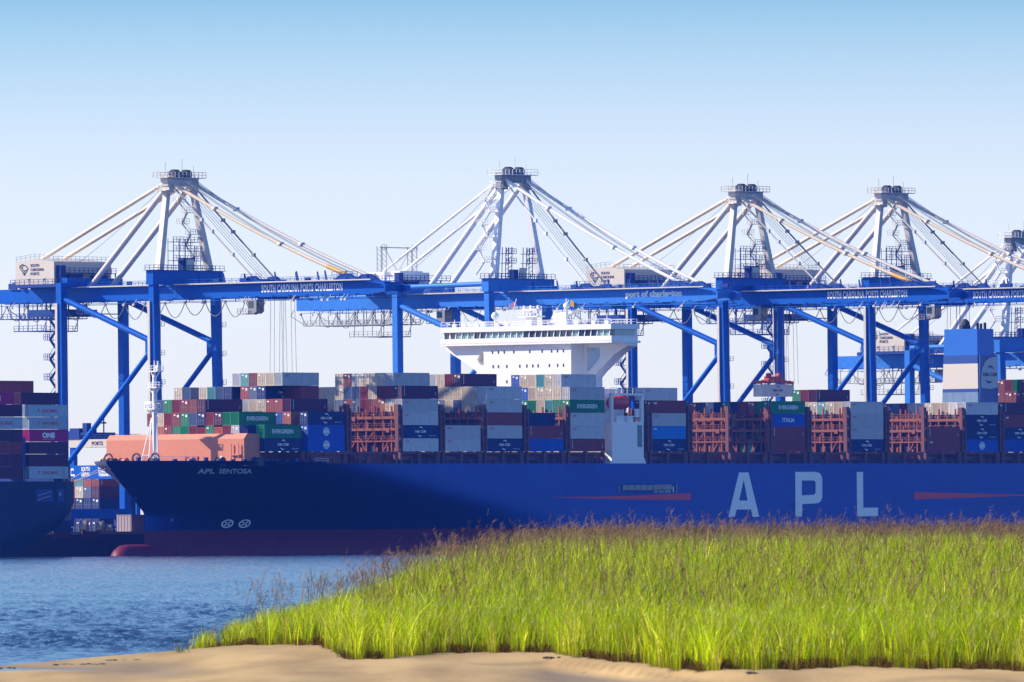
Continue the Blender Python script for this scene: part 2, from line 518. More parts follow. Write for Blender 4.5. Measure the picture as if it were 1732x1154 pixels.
def sand_mat():
    m = bpy.data.materials.new("beach_sand")
    m.use_nodes = True
    nt = m.node_tree
    b = nt.nodes["Principled BSDF"]
    tc = nt.nodes.new("ShaderNodeTexCoord")
    mp = nt.nodes.new("ShaderNodeMapping")
    mp.inputs["Scale"].default_value = (.55, .05, 1)
    n1 = nt.nodes.new("ShaderNodeTexNoise")
    n1.inputs["Scale"].default_value = 1.0
    n1.inputs["Detail"].default_value = 6
    nt.links.new(tc.outputs["Object"], mp.inputs[0])
    nt.links.new(mp.outputs[0], n1.inputs["Vector"])
    cr = nt.nodes.new("ShaderNodeValToRGB")
    cr.color_ramp.elements[0].position, cr.color_ramp.elements[0].color = .30, (.27, .17, .055, 1)
    cr.color_ramp.elements[1].position, cr.color_ramp.elements[1].color = .62, (.49, .325, .125, 1)
    nt.links.new(n1.outputs["Fac"], cr.inputs[0])
    # damp sand low down
    sp = nt.nodes.new("ShaderNodeSeparateXYZ")
    nt.links.new(tc.outputs["Object"], sp.inputs[0])
    mr = nt.nodes.new("ShaderNodeMapRange")
    mr.inputs[1].default_value, mr.inputs[2].default_value = .0, .12
    nt.links.new(sp.outputs[2], mr.inputs[0])
    mx = nt.nodes.new("ShaderNodeMix")
    mx.data_type = 'RGBA'
    mx.inputs[6].default_value = (.19, .135, .085, 1)
    nt.links.new(mr.outputs[0], mx.inputs[0])
    nt.links.new(cr.outputs[0], mx.inputs[7])
    nt.links.new(mx.outputs[2], b.inputs["Base Color"])
    mu = nt.nodes.new("ShaderNodeAttribute")
    mu.attribute_name = "mud"
    mx2 = nt.nodes.new("ShaderNodeMix")
    mx2.data_type = 'RGBA'
    mx2.inputs[7].default_value = (.035, .022, .010, 1)
    sk = nt.nodes.new("ShaderNodeTexNoise")
    sk.inputs["Scale"].default_value, sk.inputs["Detail"].default_value = 5.0, 5
    mk = nt.nodes.new("ShaderNodeMapping")
    mk.inputs["Scale"].default_value = (1, .25, 1)
    nt.links.new(tc.outputs["Object"], mk.inputs[0])
    nt.links.new(mk.outputs[0], sk.inputs["Vector"])
    kr = nt.nodes.new("ShaderNodeMapRange")
    kr.inputs[1].default_value, kr.inputs[2].default_value = .66, .74
    kr.inputs[4].default_value = .7
    nt.links.new(sk.outputs["Fac"], kr.inputs[0])
    mmx = nt.nodes.new("ShaderNodeMath")
    mmx.operation = 'MAXIMUM'
    nt.links.new(kr.outputs[0], mmx.inputs[0])
    nt.links.new(mu.outputs["Fac"], mmx.inputs[1])
    nt.links.new(mmx.outputs[0], mx2.inputs[0])
    nt.links.new(mx.outputs[2], mx2.inputs[6])
    nt.links.new(mx2.outputs[2], b.inputs["Base Color"])
    b.inputs["Roughness"].default_value = .85
    n2 = nt.nodes.new("ShaderNodeTexNoise")
    n2.inputs["Scale"].default_value = 9
    n2.inputs["Detail"].default_value = 6
    bu = nt.nodes.new("ShaderNodeBump")
    bu.inputs["Strength"].default_value = .5
    bu.inputs["Distance"].default_value = .04
    nt.links.new(tc.outputs["Object"], n2.inputs["Vector"])
    nt.links.new(n2.outputs["Fac"], bu.inputs["Height"])
    nt.links.new(bu.outputs[0], b.inputs["Normal"])
    return m
gx = np.concatenate([np.linspace(-120, -16, 14)[:-1], np.linspace(-16, 16, 200), np.linspace(16, 140, 18)[1:]])
gy = np.concatenate([np.linspace(-60, 200, 16)[:-1], np.arange(200, 300, .6), np.arange(300, 700, 5)])
shore = grid_object("sand", gx, gy, ground_z, sand_mat())
_Y, _X = np.meshgrid(gy, gx, indexing='ij')
_m = np.clip((_Y - front_edge(_X) + .3) / .9, 0, 1) * np.clip((_X - left_edge(_Y)) / .6, 0, 1)
_f = ground_edge(_X)
_m = np.maximum(_m, .35 * np.clip((1.4 - np.abs(_Y - _f + 9 - 3 * np.sin(_X))) / 1.4, 0, 1) * (_X > -1))
_a = shore.data.attributes.new("mud", 'FLOAT', 'POINT')
_a.data.foreach_set("value", _m.ravel().astype(np.float32))
tag(shore, "tan sandy beach rising to a grassy point", kind="structure")

seabed = MB()
seabed.add([(-6000, -80, -2.5), (6000, -80, -2.5), (6000, 5100, -2.5), (-6000, 5100, -2.5)], [(0, 1, 2, 3)])
tag(seabed.build("ground", M['deck']), "dark harbour bed under the water", kind="structure")

# quay -------------------------------------------------------
QZ = 5.5
q = MB()
q.box(-700, 2600, 53.5, 1400, 4.9, QZ)
quay = q.build("quay", M['concrete'])
quay.location, quay.rotation_euler = ORIGIN, (0, 0, PHI)
tag(quay, "concrete container quay behind the ships", kind="structure")
q = MB()
q.box(-700, 2600, 53.6, 56, -2.6, 4.89)
o = q.build("quay_wall", M['quaydark'])
o.location, o.rotation_euler = ORIGIN, (0, 0, PHI)
tag(o, "dark wharf face below the quay deck", kind="structure")

# ------------------------------------------------------------------ ship
ship = empty("container_ship", ORIGIN, PHI)
tag(ship, "huge dark blue container ship with red waterline moored under the cranes", "container ship")
TIP, BEAM, DECK = -69.5, 51.2, 20.15
HB = BEAM / 2
def stem_off(z):
    if z >= 20.5:
        return 0.0
    if z >= 9.5:
        return 12.0 * ((20.5 - z) / 11.0) ** 1.05
    return 12.0
def half_breadth(s, z):
    t = min(max((z - 2.0) / 18.5, 0), 1) ** 1.5
    L, n = 124 + (76 - 124) * t, 2.0 + 3.0 * t
    x = max(0.0, s - stem_off(z)) / L
    if x >= 1:
        return HB
    return HB * (1 - (1 - x) ** n)
def top_z(s):
    return 20.15 + .85 * max(0, 1 - s / 46.0) ** .5 if s < 46 else 20.15
SS = [0, .3, .8, 1.6, 2.6, 4, 6, 8, 10, 11.5, 12, 12.2, 12.6, 13.2, 14, 15, 16.5, 18, 20, 23, 26, 30, 34, 38, 42, 46, 50, 55, 60, 65, 70, 76, 82, 88, 94, 100, 106, 112, 118, 124, 130, 150, 200, 260, 310, 330, 345, 358, 366]
def hull_strip(zs_fun, name, material, nz):
    mb = MB()
    for sgn in (-1, 1):
        rows = []
        for s in SS:
            z0, z1 = zs_fun(s)
            r = []
            for k in range(nz + 1):
                z = z0 + (z1 - z0) * k / nz
                st = stem_off(z)
                se = max(s, st)
                b = half_breadth(se, z) if s < 310 else HB * (1 - .35 * ((s - 310) / 56.0) ** 2 * (1 - min(max(z / 14, 0), 1)))
                r.append((TIP + se, HB + sgn * b, z))
            rows.append(r)
        n = nz + 1
        vs = [p for r in rows for p in r]
        fs = []
        for i in range(len(rows) - 1):
            for k in range(nz):
                f = (i * n + k, (i + 1) * n + k, (i + 1) * n + k + 1, i * n + k + 1)
                fs.append(f if sgn < 0 else f[::-1])
        mb.add(vs, fs)
    # transom
    z0, z1 = zs_fun(366)
    mb.box(TIP + 365.9, TIP + 366, 6, BEAM - 6, z0, z1)
    o = mb.build(name, material, ship, smooth=True)
    bm = bmesh.new()
    bm.from_mesh(o.data)
    bmesh.ops.remove_doubles(bm, verts=bm.verts, dist=.002)
    bmesh.ops.dissolve_degenerate(bm, dist=.001, edges=bm.edges)
    bm.to_mesh(o.data)
    bm.free()
    o.data.polygons.foreach_set("use_smooth", [True] * len(o.data.polygons))
    return o
BOOT = 5.6
hull_strip(lambda s: (BOOT, top_z(s)), "hull", M['hull'], 26)
hull_strip(lambda s: (-2.0, BOOT), "boot_topping", M['boot'], 5)
mb = MB()
ring = []
mb_v = []
for k in range(15):
    for i in range(20):
        a = 2 * math.pi * i / 20
        x = (k / 14.0) ** 2.2
        r = math.sqrt(max(0, 1 - (1 - min(1, x * 7.0)) ** 2.0))
        mb_v.append((TIP + 2.2 + x * 26, HB + 3.4 * r * math.cos(a) * (1 - .2 * x), -1.2 + 3.75 * r * math.sin(a)))
mb.add(mb_v, [(k * 20 + i, k * 20 + (i + 1) % 20, (k + 1) * 20 + (i + 1) % 20, (k + 1) * 20 + i) for k in range(14) for i in range(20)])
mb.build("bulbous_bow", M['boot'], ship, smooth=True)
# deck
mb = MB()
prev = None
for s in [0.3, 2, 6, 12, 20, 30, 46, 76, 124, 366]:
    b = half_breadth(s, 20) - .15
    zz = 19.7
    cur = [(TIP + s, HB - b, zz), (TIP + s, HB + b, zz)]
    if prev:
        mb.add(prev + cur, [(0, 2, 3, 1)])
    prev = cur
mb.build("deck", M['deck'], ship)

def on_hull(px, py):
    """point on the port shell seen at a reading (a few fixed-point steps)"""
    w = 0.0
    for _ in range(60):
        u, z = at(px, py, w)
        w = .7 * w + .3 * (HB - half_breadth(u - TIP, z))
    return u, z
def shell(u, z, off=.05):
    return (u, HB - half_breadth(u - TIP, z) - off, z)

# painted marks on the hull side
def hull_poly(name, loops, material, sub=False):
    mb = MB()
    rd = [[at(px, py, 0) for px, py in l] for l in loops]
    mb.prism(rd[0], 'y', -.06, .05, rd[1:])
    return mb.build(name, material, ship)
cx = lambda pts: [(1200 + x / 3.256, 760 + y / 3.256) for x, y in pts]
hull_poly("letter", [cx([(162, 128), (214, 128), (273, 372), (237, 372), (228, 332), (149, 332), (138, 372), (103, 372)]), cx([(188, 166), (209, 283), (162, 283)])], M['letter'])
hull_poly("letter", [cx([(472, 125), (585, 125), (606, 132), (617, 148), (620, 172), (620, 265), (614, 284), (600, 295), (575, 299), (510, 302), (508, 370), (473, 370)]), cx([(507, 172), (574, 172), (584, 182), (584, 240), (574, 251), (507, 254)])], M['letter'])
hull_poly("letter", [cx([(810, 125), (845, 125), (846, 322), (927, 322), (927, 368), (813, 370)])], M['letter'])
hull_poly("stripe", [[(928, 841.5), (1045, 839.5), (1085, 838), (1168, 834), (1168, 846), (1085, 845.5)]], M['red'])
hull_poly("stripe", [[(1546, 832.5), (1546, 845), (1740, 838.5), (1740, 837)]], M['red'])
mb = MB()
for s, p0, p1 in (("APL", 333, 364), ("SENTOSA", 369, 427)):
    v, fs = text_geo(s, 1.0, bold=.03, width=1.0, align='LEFT')
    pts = []
    for a, b in v:
        u, z = on_hull(p0 + (p1 - p0 - 2) * a + 2.0 * b, 801.5 - 8.5 * b)
        pts.append(shell(u, z, .10))
    mb.add(pts, fs)
mb.build("lettering", M['letter'], ship)
mb = MB()      # bow thruster marks: ring and cross
for px in (384, 413):
    u0, z0 = on_hull(px, 886)
    vs, n = [], 24
    for r in (.74, 1.02):
        vs += [shell(u0 + r * 1.35 * math.cos(2 * math.pi * k / n), z0 + r * .92 * math.sin(2 * math.pi * k / n), .12) for k in range(n)]
    mb.add(vs, [(k, (k + 1) % n, n + (k + 1) % n, n + k) for k in range(n)])
    for a in (rad(45), rad(135)):
        ca, sa = math.cos(a), math.sin(a)
        P = lambda x, y: shell(u0 + 1.3 * (x * ca - y * sa), z0 + .9 * (x * sa + y * ca), .12)
        for s in (1, -1):
            mb.add([P(.12 * s, -.1), P(.62 * s, -.2), P(.62 * s, .2), P(.12 * s, .1)], [(0, 1, 2, 3)])
    mb.build("thruster_mark", M['letter'], ship)
    mb = MB()
mb = MB()      # small pale marks and rust runs on the bow
u0, z0 = on_hull(290, 883)
put_text(mb, "X", lambda a, b: shell(u0 + a, z0 + b, .1), .8, bold=.03)
u0, z0 = on_hull(824, 872)
put_text(mb, "I", lambda a, b: shell(u0 + a, z0 + b, .1), 1.6, bold=.05)
mb.build("draft_mark", M['steel'], ship)

# side opening with pale panels behind
ua, za = at(1044, 834, 0)
ub, zb = at(1146, 819, 0)
mb = MB()
mb.box(ua, ub, -.04, .02, za, zb)
op = mb.build("side_opening", M['navy'], ship)
for k in range(5):
    a, b = ua + 1.9 + k * 2.15, ua + 1.9 + k * 2.15 + 1.95
    mb = MB()
    mb.box(a, b, -.09, -.045, zb - 1.35, zb - .2)
    mb.build("panel", M['steel'], op)
for a, b, c, d in ((12.7, 15.6, 1.25, .15), (15.75, 19.2, 1.25, .1), (12.9, 14.2, 1.95, 1.4), (14.5, 16.4, 1.95, 1.45), (16.7, 18.8, 1.95, 1.4)):
    mb = MB()
    mb.box(ua + a, min(ua + b, ub - .1), -.09, -.045, zb - c, zb - d)
    mb.build("panel", M['steel'], op)
mb = MB()
mb.box(ub - 1.9, ub - 1.4, -.12, -.045, za + .1, zb - .5)
mb.box(ub - .5, ub - .35, -.12, -.045, za, zb)
mb.box(ua + .4, ua + .55, -.12, -.045, za, zb - .3)
mb.build("ladder", M['tealglass'], op)

# breakwater, foremast and gear on the forecastle
mb = MB()
bu = -47.0
w0, w1 = 5.2, 46.4
mb.add([(bu, w0, 19.7), (bu, w1, 19.7), (bu, w1, 25.7), (bu, w0, 25.7), (bu + 1.1, w0, 26.85), (bu + 1.1, w1, 26.85)],
       [(0, 3, 2, 1), (3, 4, 5, 2)])
mb.add([(bu, w0, 19.7), (bu + 4.0, w0 - 1.0, 19.7), (bu + 4.0, w0 - 1.0, 25.9), (bu, w0, 25.7), (bu + 1.1, w0, 26.85), (bu + 4.0, w0 - .8, 26.7)], [(0, 1, 2, 3), (3, 2, 5, 4)])
mb.add([(bu, w1, 19.7), (bu + 4.0, w1 + 1.0, 19.7), (bu + 4.0, w1 + 1.0, 25.9), (bu, w1, 25.7), (bu + 1.1, w1, 26.85)], [(3, 2, 1, 0), (3, 4, 2)])
mb.add([(bu + 1.1, w0, 26.85), (bu + 1.1, w1, 26.85), (bu + 4.2, w1, 26.85), (bu + 4.2, w0, 26.85)], [(0, 3, 2, 1)])
for k in range(9):
    w = w0 + 2 + k * 4.6
    mb.box(bu + .1, bu + 3.6, w - .12, w + .12, 19.7, 25.5)
mb.box(bu - .5, bu - .3, w0 + 1.2, w0 + 1.35, 21.2, 24.6)
mb.box(bu - .5, bu - .3, w0 + 3.4, w0 + 3.55, 21.2, 24.6)
mb.box(bu - .5, bu, w0 + 1.0, w0 + 3.8, 22.0, 22.2)
mb.build("breakwater", M['salmon'], ship)

MU = -53.7
mast = MB()
mast.tube((MU, HB, 20), (MU, HB, 34), .62, 12, .55)
mast.tube((MU, HB, 34), (MU, HB, 39.6), .55, 12, .45)
mast.tube((MU, HB, 39.6), (MU, HB, 43.2), .28, 10, .12)
mast.beam((MU - .3, HB - 1.15, 19.8), (MU, HB - .5, 33), .22, .22)
mo = mast.build("foremast", M['white'], ship, smooth=False)
mb = MB()
for z, a, b in ((32.3, 2.6, .8), (37.0, 1.6, 1.4), (40.6, 1.0, 1.7)):
    mb.box(MU - 1.0, MU + 1.0, HB - b, HB + a, z, z + .25)
    mb.rail((MU - 1.0, HB - b, z + .25), (MU - 1.0, HB + a, z + .25), 1.1, 1.0, .1)
    mb.rail((MU + 1.0, HB - b, z + .25), (MU + 1.0, HB + a, z + .25), 1.1, 1.0, .1)
    for s in (-1, 1):
        mb.beam((MU, HB + s * .4, z - 1.3), (MU, HB + (a if s > 0 else -b) * .9, z), .18, .18)
    if z < 40:
        mb.build("mast_platform", M['white'], mo)["kind"] = "stuff"
        mb = MB()
mb.box(MU - .7, MU + .7, HB + .8, HB + 2.4, 32.55, 34.1)
mb.box(MU - .5, MU + .5, HB - 1.5, HB - .7, 40.85, 42.0)
mb.tube((MU, HB - 1.1, 42.0), (MU, HB - 1.1, 43.0), .25, 8)
mb.tube((MU, HB + 1.4, 37.3), (MU, HB + 1.4, 38.2), .35, 8)
mb.build("mast_platform", M['white'], mo)["kind"] = "stuff"
mb = MB()
for w in (HB + 3.4, HB + .9):
    mb.beam((MU - 1.2, w, 19.8), (MU - .2, HB + .75, 30.5), .2, .2)
for z in (22.2, 26.4):
    f = (z - 19.8) / 10.7
    mb.beam((MU - 1.2 + f, HB + 3.4 + f * (.75 - 3.4), z), (MU - .3, HB + .2, z), .2, .2)
mb.build("mast_ladder", M['white'], mo)

def fore_gear():
    specs = []
    for w in (3.5, 8.5, 13, 20, 28, 33, 39):
        mb = MB()
        b = half_breadth(9 + abs(w - HB) * .45, 20)
        u = TIP + 8 + abs(w - HB) ** 2 * .035
        mb.tube((u, w - .8, 20.7), (u, w + .8, 20.7), .75, 10)
        mb.tube((u, w - .95, 20.7), (u, w - .8, 20.7), 1.0, 10)
        mb.tube((u, w + .8, 20.7), (u, w + .95, 20.7), 1.0, 10)
        mb.box(u - .9, u + .9, w - 1.3, w + 1.3, 19.7, 20.0)
        mb.box(u + .5, u + 1.4, w + 1.0, w + 1.7, 20, 21.5)
        mb.build("winch", M['dark'] if w not in (13, 28) else M['salmon'], ship)
    for u, w in ((-62, 18), (-61, 24.5), (-63, 31)):
        mb = MB()
        for k in range(10):
            a0, a1 = math.pi * 2 * k / 10, math.pi * 2 * (k + 1) / 10
            mb.tube((u, w + 1.2 * math.cos(a0), 21.4 + 1.2 * math.sin(a0)), (u, w + 1.2 * math.cos(a1), 21.4 + 1.2 * math.sin(a1)), .22, 6)
        mb.beam((u, w - .9, 19.7), (u, w - .9, 21.4), .3, .3)
        mb.beam((u, w + .9, 19.7), (u, w + .9, 21.4), .3, .3)
        mb.build("windlass", M['coaming'], ship)
    for k, (u, w) in enumerate(((-50, 9), (-52, 14.5), (-57, 38), (-51, 19), (-49.5, 34))):
        mb = MB()
        mb.tube((u, w, 19.7), (u, w, 21.3), .3, 8)
        mb.sphere((u, w, 21.5), .45, .45, .4)
        mb.build("vent", M['yellow'] if k == 2 else (M['red'] if k % 2 else M['white']), ship)
    for k in range(16):      # fairleads and rollers along the bulwark
        s = 4 + k * 2.6
        z = top_z(s)
        b = half_breadth(s, 20.5)
        mb = MB()
        mb.box(TIP + s - .45, TIP + s + .45, HB - b - .1, HB - b + .5, z, z + (.75 if k % 4 == 0 else .35))
        mb.build("fairlead", M['navy'], ship)
fore_gear()
mb = MB()
for s in range(3, 44, 2):
    z, b = top_z(s), half_breadth(s, 20.3)
    z2, b2 = top_z(s + 2), half_breadth(s + 2, 20.3)
    if 12 < s < 40:
        continue
    mb.rail((TIP + s, HB - b + .2, z), (TIP + s + 2, HB - b2 + .2, z2), .9, 2, .07)
mb.build("railing", M['white'], ship)["kind"] = "stuff"

# hatch coaming and stanchions
PITCH, BAY0 = 14.36, 0.2
def bay_u(k):
    return BAY0 + PITCH * k
mb = MB()
mb.box(-31, 285, 3.2, BEAM - 3.2, 19.75, 22.75)
mb.box(-44, -31, 9, BEAM - 9, 19.75, 22.75)
mb.build("hatch_coaming", M['coaming'], ship)
mb = MB()
for k in range(-2, 19):
    u = bay_u(k)
    if k == 5:
        continue
    for du in (-1.9, -.25, 5.8, 11.9):
        y = .45 if k > -1 else 2.6
        wd = .34 if du != 5.8 else .45
        mb.box(u + du - wd, u + du + wd, y, y + .7, 19.75, 22.85)
    mb.box(u - .3, u + 12.2, .7, 1.1, 22.3, 22.75)
    mb.box(u - .3, u + 6.2, 1.6, 1.9, 20.9, 21.9)
    for j in range(4):
        uu = u + 1.0 + j * 2.9 + random.uniform(-.4, .4)
        mb.box(uu, uu + random.uniform(.3, 1.1), 1.3, 1.7, 20.2, 20.2 + random.uniform(.5, 1.6))
mb.build("stanchion", M['coaming'], ship)["kind"] = "stuff"
mb = MB()
mb.rail((4, .25, 20.15), (285, .25, 20.15), 1.05, 3.6, .07)
mb.build("railing", M['navy'], ship)["kind"] = "stuff"

# lashing bridges across the deck
def lashing_bridge(u, w0, w1):
    mb = MB()
    n = int((w1 - w0) / 2.5)
    for k in range(n + 1):
        w = w0 + 2.5 * k
        mb.box(u - .62, u - .27, w - .17, w + .17, 22.8, 33.0 if k % 2 else 32.2)
        mb.box(u - .2, u + .12, w - .12, w + .12, 22.8, 31.6)
    for k in range(0, n - 1, 4):
        w = w0 + 2.5 * k
        mb.beam((u - .5, w, 22.9), (u - .5, w + 2.4, 26.3), .25, .25)
        mb.beam((u - .5, w + 5, 22.9), (u - .5, w + 2.6, 26.3), .25, .25)
        mb.beam((u - .5, w + 7.4, 27.8), (u - .5, w + 9.6, 25.2), .25, .25)
    rs = random.Random(int(u * 7))
    for k in range(34):
        w = rs.uniform(w0, w1)
        z = rs.choice((22.9, 25.3, 28.1, 30.7))
        a = rs.uniform(.1, .35)
        mb.box(u - .74, u - .3, w - a, w + a, z, z + rs.uniform(.3, 1.5))
    for k in range(22):
        w = rs.uniform(w0 + 2, w1 - 2)
        z = rs.uniform(23, 28)
        mb.beam((u - .35, w, z), (u - .25, w + rs.choice((-2.3, 2.3)), z + rs.uniform(2.2, 3.2)), .09, .09)
    lb = mb.build("lashing_bridge", M['brown'], ship)
    for z, t in ((25.3, .3), (28.1, .6), (30.7, .62)):
        mb = MB()
        mb.box(u - .75, u - .22, w0 - .2, w1 + .2, z - t, z)
        if z > 26:
            for k in range(n):
                if (k * 7 + int(z)) % 5:
                    continue
                mb.box(u - .9, u - .74, w0 + 2.5 * k + .4, w0 + 2.5 * k + 1.4, z - 1.0, z - .1)
        for k in range(n + 1):
            mb.box(u - .8, u - .74, w0 + 2.5 * k + .6, w0 + 2.5 * k + .68, z, z + 1.05)
            mb.box(u - .8, u - .74, w0 + 2.5 * k + 1.7, w0 + 2.5 * k + 1.78, z, z + 1.05)
        mb.box(u - .8, u - .74, w0, w1, z + 1.0, z + 1.07)
        mb.box(u - .8, u - .74, w0, w1, z + .5, z + .56)
        mb.build("walkway", M['brown'], lb)
    mb = MB()
    for du in (-1.45, -.28):
        mb.box(u + du - .18, u + du + .22, w0 - .45, w0 + .5, 22.8, 32.4)
    for z in (23.2, 25.4, 28.2, 30.8, 32.2):
        mb.box(u - 1.5, u - .1, w0 - .4, w0 + .45, z - .35, z)
    for z in (24.3, 27.0, 29.6):
        mb.box(u - 1.3, u - .3, w0 - .05, w0 + .05, z - .9, z + .8)
    mb.box(u - 1.3, u - .2, w0 - .1, w0 + 1.1, 32.2, 33.3)
    mb.build("end_tower", M['coaming'], lb)
for k in range(-1, 17):
    if k in (5,):
        continue
    lashing_bridge(bay_u(k), .6 if k >= 0 else 3.1, BEAM - .6)

# accommodation block and bridge
HU = 73.0
mb = MB()
mb.box(HU, HU + 11, 13, 39.4, 19.8, 47.6)
mb.box(HU + .3, HU + 10.8, 12, 40.4, 19.8, 36.0)
house = mb.build("deckhouse", M['white'], ship)
def windows(parent, coords, dz, dw, m):
    for w, z in coords:
        mb = MB()
        mb.box(HU - .05, HU + .05, w - dw, w + dw, z - dz, z + dz)
        mb.build("window", m, parent)
wpos = lambda px: at_w(px)
def at_w(px, u=HU):
    d = ray(px, 600)
    # plane u = const
    t = (u + ORIGIN.dot(AFT)) / d.dot(AFT)
    return (d * t - ORIGIN).dot(LAND)
windows(house, [(at_w(p), 46.0) for p in (833, 843, 853, 869, 896, 917, 933, 943, 953)], .36, .19, M['signink'])
windows(house, [(at_w(p), 42.7) for p in (834, 843, 857, 879, 891, 901, 910, 929, 943, 953)], .36, .19, M['signink'])
windows(house, [(at_w(p), 39.2) for p in (857, 881)], .36, .19, M['signink'])
mb = MB()
mb.box(HU - 1.2, HU + 9.0, -.2, BEAM + .2, 47.6, 48.1)
mb.prism([(HU - 1.0, 48.1), (HU - 1.3, 49.25), (HU - 1.1, 49.25), (HU - .8, 48.1)], 'y', 0, BEAM) if False else None
mb.box(HU - 1.25, HU - .95, -.2, BEAM + .2, 48.1, 49.2)
mb.box(HU - .9, HU + 8.5, .2, BEAM - .2, 48.1, 49.2)
mb.box(HU + 1.0, HU + 8.4, .4, BEAM - .4, 49.2, 50.7)
mb.box(HU - 1.3, HU + 8.8, -.1, BEAM + .1, 50.7, 51.9)
wing = mb.build("bridge", M['white'], ship)
for k in range(27):
    w = .7 + 1.855 * k
    mb = MB()
    mb.box(HU - .62, HU - .5, w + .12, w + 1.7, 49.22, 50.68)
    mb.build("window", M['tealglass'] if k in (0, 1, 5, 14, 15, 16, 17, 18, 19, 22, 23, 24) else M['glass'], wing)
mb = MB()
for k in range(28):
    w = .62 + 1.855 * k
    mb.beam((HU - 1.05, w, 49.2), (HU - .7, w, 50.7), .16, .16)
mb.build("mullion", M['white'], wing)["kind"] = "stuff"
mb = MB()
mb.box(HU + .5, HU + 7.5, .33, .4, 49.25, 50.6)
mb.build("window", M['tealglass'], wing)
mb = MB()
for a, b in (((HU - 1.2, 0, 51.9), (HU - 1.2, BEAM, 51.9)), ((HU + 8, 0, 51.9), (HU + 8, BEAM, 51.9)), ((HU - 1.2, 0, 51.9), (HU + 8, 0, 51.9))):
    mb.rail(a, b, 1.15, 1.9, .1)
mb.build("railing", M['white'], wing)["kind"] = "stuff"
mb = MB()      # wing brackets with openings
br = [(0.0, 47.6), (.0, 46.9), (1.6, 46.2), (3.6, 45.2), (6.0, 43.4), (9.0, 41.2), (12.2, 38.2), (12.98, 37.2), (12.98, 47.6)]
ho = [(8.2, 46.6), (12.2, 46.6), (12.2, 41.6), (11.6, 41.3), (8.6, 43.8), (8.0, 44.6)]
mb.prism(br, 'x', HU + 4.5, HU + 8, [ho])
mb.build("wing_bracket", M['white'], ship)
mb = MB()
br2 = [(BEAM - a, b) for a, b in br][::-1]
br2 = [(51.2, 47.6), (51.2, 46.6), (44.5, 43.2), (39.42, 40.0), (39.42, 47.6)][::-1]
mb.prism(br2, 'x', HU + .6, HU + 8, [[(39.9, 45.9), (39.9, 42.9), (41.0, 43.2), (41.9, 44.4), (41.2, 45.6)]])
mb.build("wing_bracket", M['white'], ship)
mb = MB()      # masts and domes on top of the bridge
mb.box(HU + 2, HU + 4, 26.6, 28.2, 51.9, 55.0)
mb.box(HU + 1.5, HU + 4.5, 24.5, 30.2, 53.9, 54.2)
mb.rail((HU + 1.5, 24.5, 54.2), (HU + 1.5, 30.2, 54.2), 1.3, .9, .12)
mb.box(HU + 2, HU + 4, 25.2, 29.4, 55.4, 55.8)
for w in (25.2, 27.4, 29.4):
    mb.box(HU + 2.6, HU + 3.0, w - .2, w + .2, 54.2, 56.6)
mb.prism([(17.0, 51.9), (23.5, 51.9), (22.2, 53.8), (21.5, 54.8), (16.0, 55.1), (14.0, 55.8), (14.0, 55.5), (18.6, 53.9)], 'x', HU + 4, HU + 6)
mb.build("radar_mast", M['white'], wing)
mb = MB()
mb.tube((HU + 3, 16.8, 51.9), (HU + 3, 16.8, 55.6), .42, 8)
mb.sphere((HU + 3, 16.8, 56.3), .8, .8, .75)
mb.tube((HU + 3, 16.8, 56.8), (HU + 3, 16.8, 58.0), .18, 6)
mb.build("radome", M['white'], wing)
mb = MB()
mb.sphere((HU + 3, 38.4, 54.4), .9, .9, .9)
mb.tube((HU + 3, 38.4, 51.9), (HU + 3, 38.4, 53.6), .3, 6)
mb.build("radome", M['white'], wing)
for w in (3, 7, 12, 33, 36, 42, 46, 49):
    mb = MB()
    mb.tube((HU + 1, w, 51.9), (HU + 1, w, 53.4 + (w % 4) * .3), .12, 6)
    mb.box(HU + .7, HU + 1.3, w - .5, w + .5, 51.9, 52.7)
    mb.build("roof_fitting", M['white'], wing)
def flag(c, cols, sx, name="flag"):
    mb = MB()
    n = 6
    for j, cidx in enumerate(cols):
        pass
    k = len(cols)
    for i in range(k):
        a0, a1 = i / k, (i + 1) / k
        P = lambda a, b: (c[0] + .3 * math.sin(a * 7), c[1] - sx * a, c[2] - 1.3 * b - .8 * a)
        mb.add([P(a0, 0), P(a1, 0), P(a1, 1), P(a0, 1)], [(0, 1, 2, 3)], i)
    f = mb.build(name, cols, wing)
    return f
mb = MB()
mb.tube((HU + 2, 33.2, 51.9), (HU + 2, 31.0, 58.2), .09, 5)
mb.tube((HU + 2, 17.0, 55), (HU + 2, 15.2, 57.6), .09, 5)
mb.build("flagstaff", M['white'], wing)
FL = lambda n, c: mat(n, c, .8, var=.05)
flag((HU + 2, 31.4, 57.6), [FL("flag_red", (.6, .08, .1)), FL("flag_white", (.75, .7, .72)), FL("flag_blue", (.05, .07, .35))], -2.3)
flag((HU + 2, 14.8, 57.6), [FL("flag_yellow", (.8, .6, .05)), FL("flag_scarlet", (.5, .05, .03)), FL("flag_green", (.05, .25, .1))], 2.0)

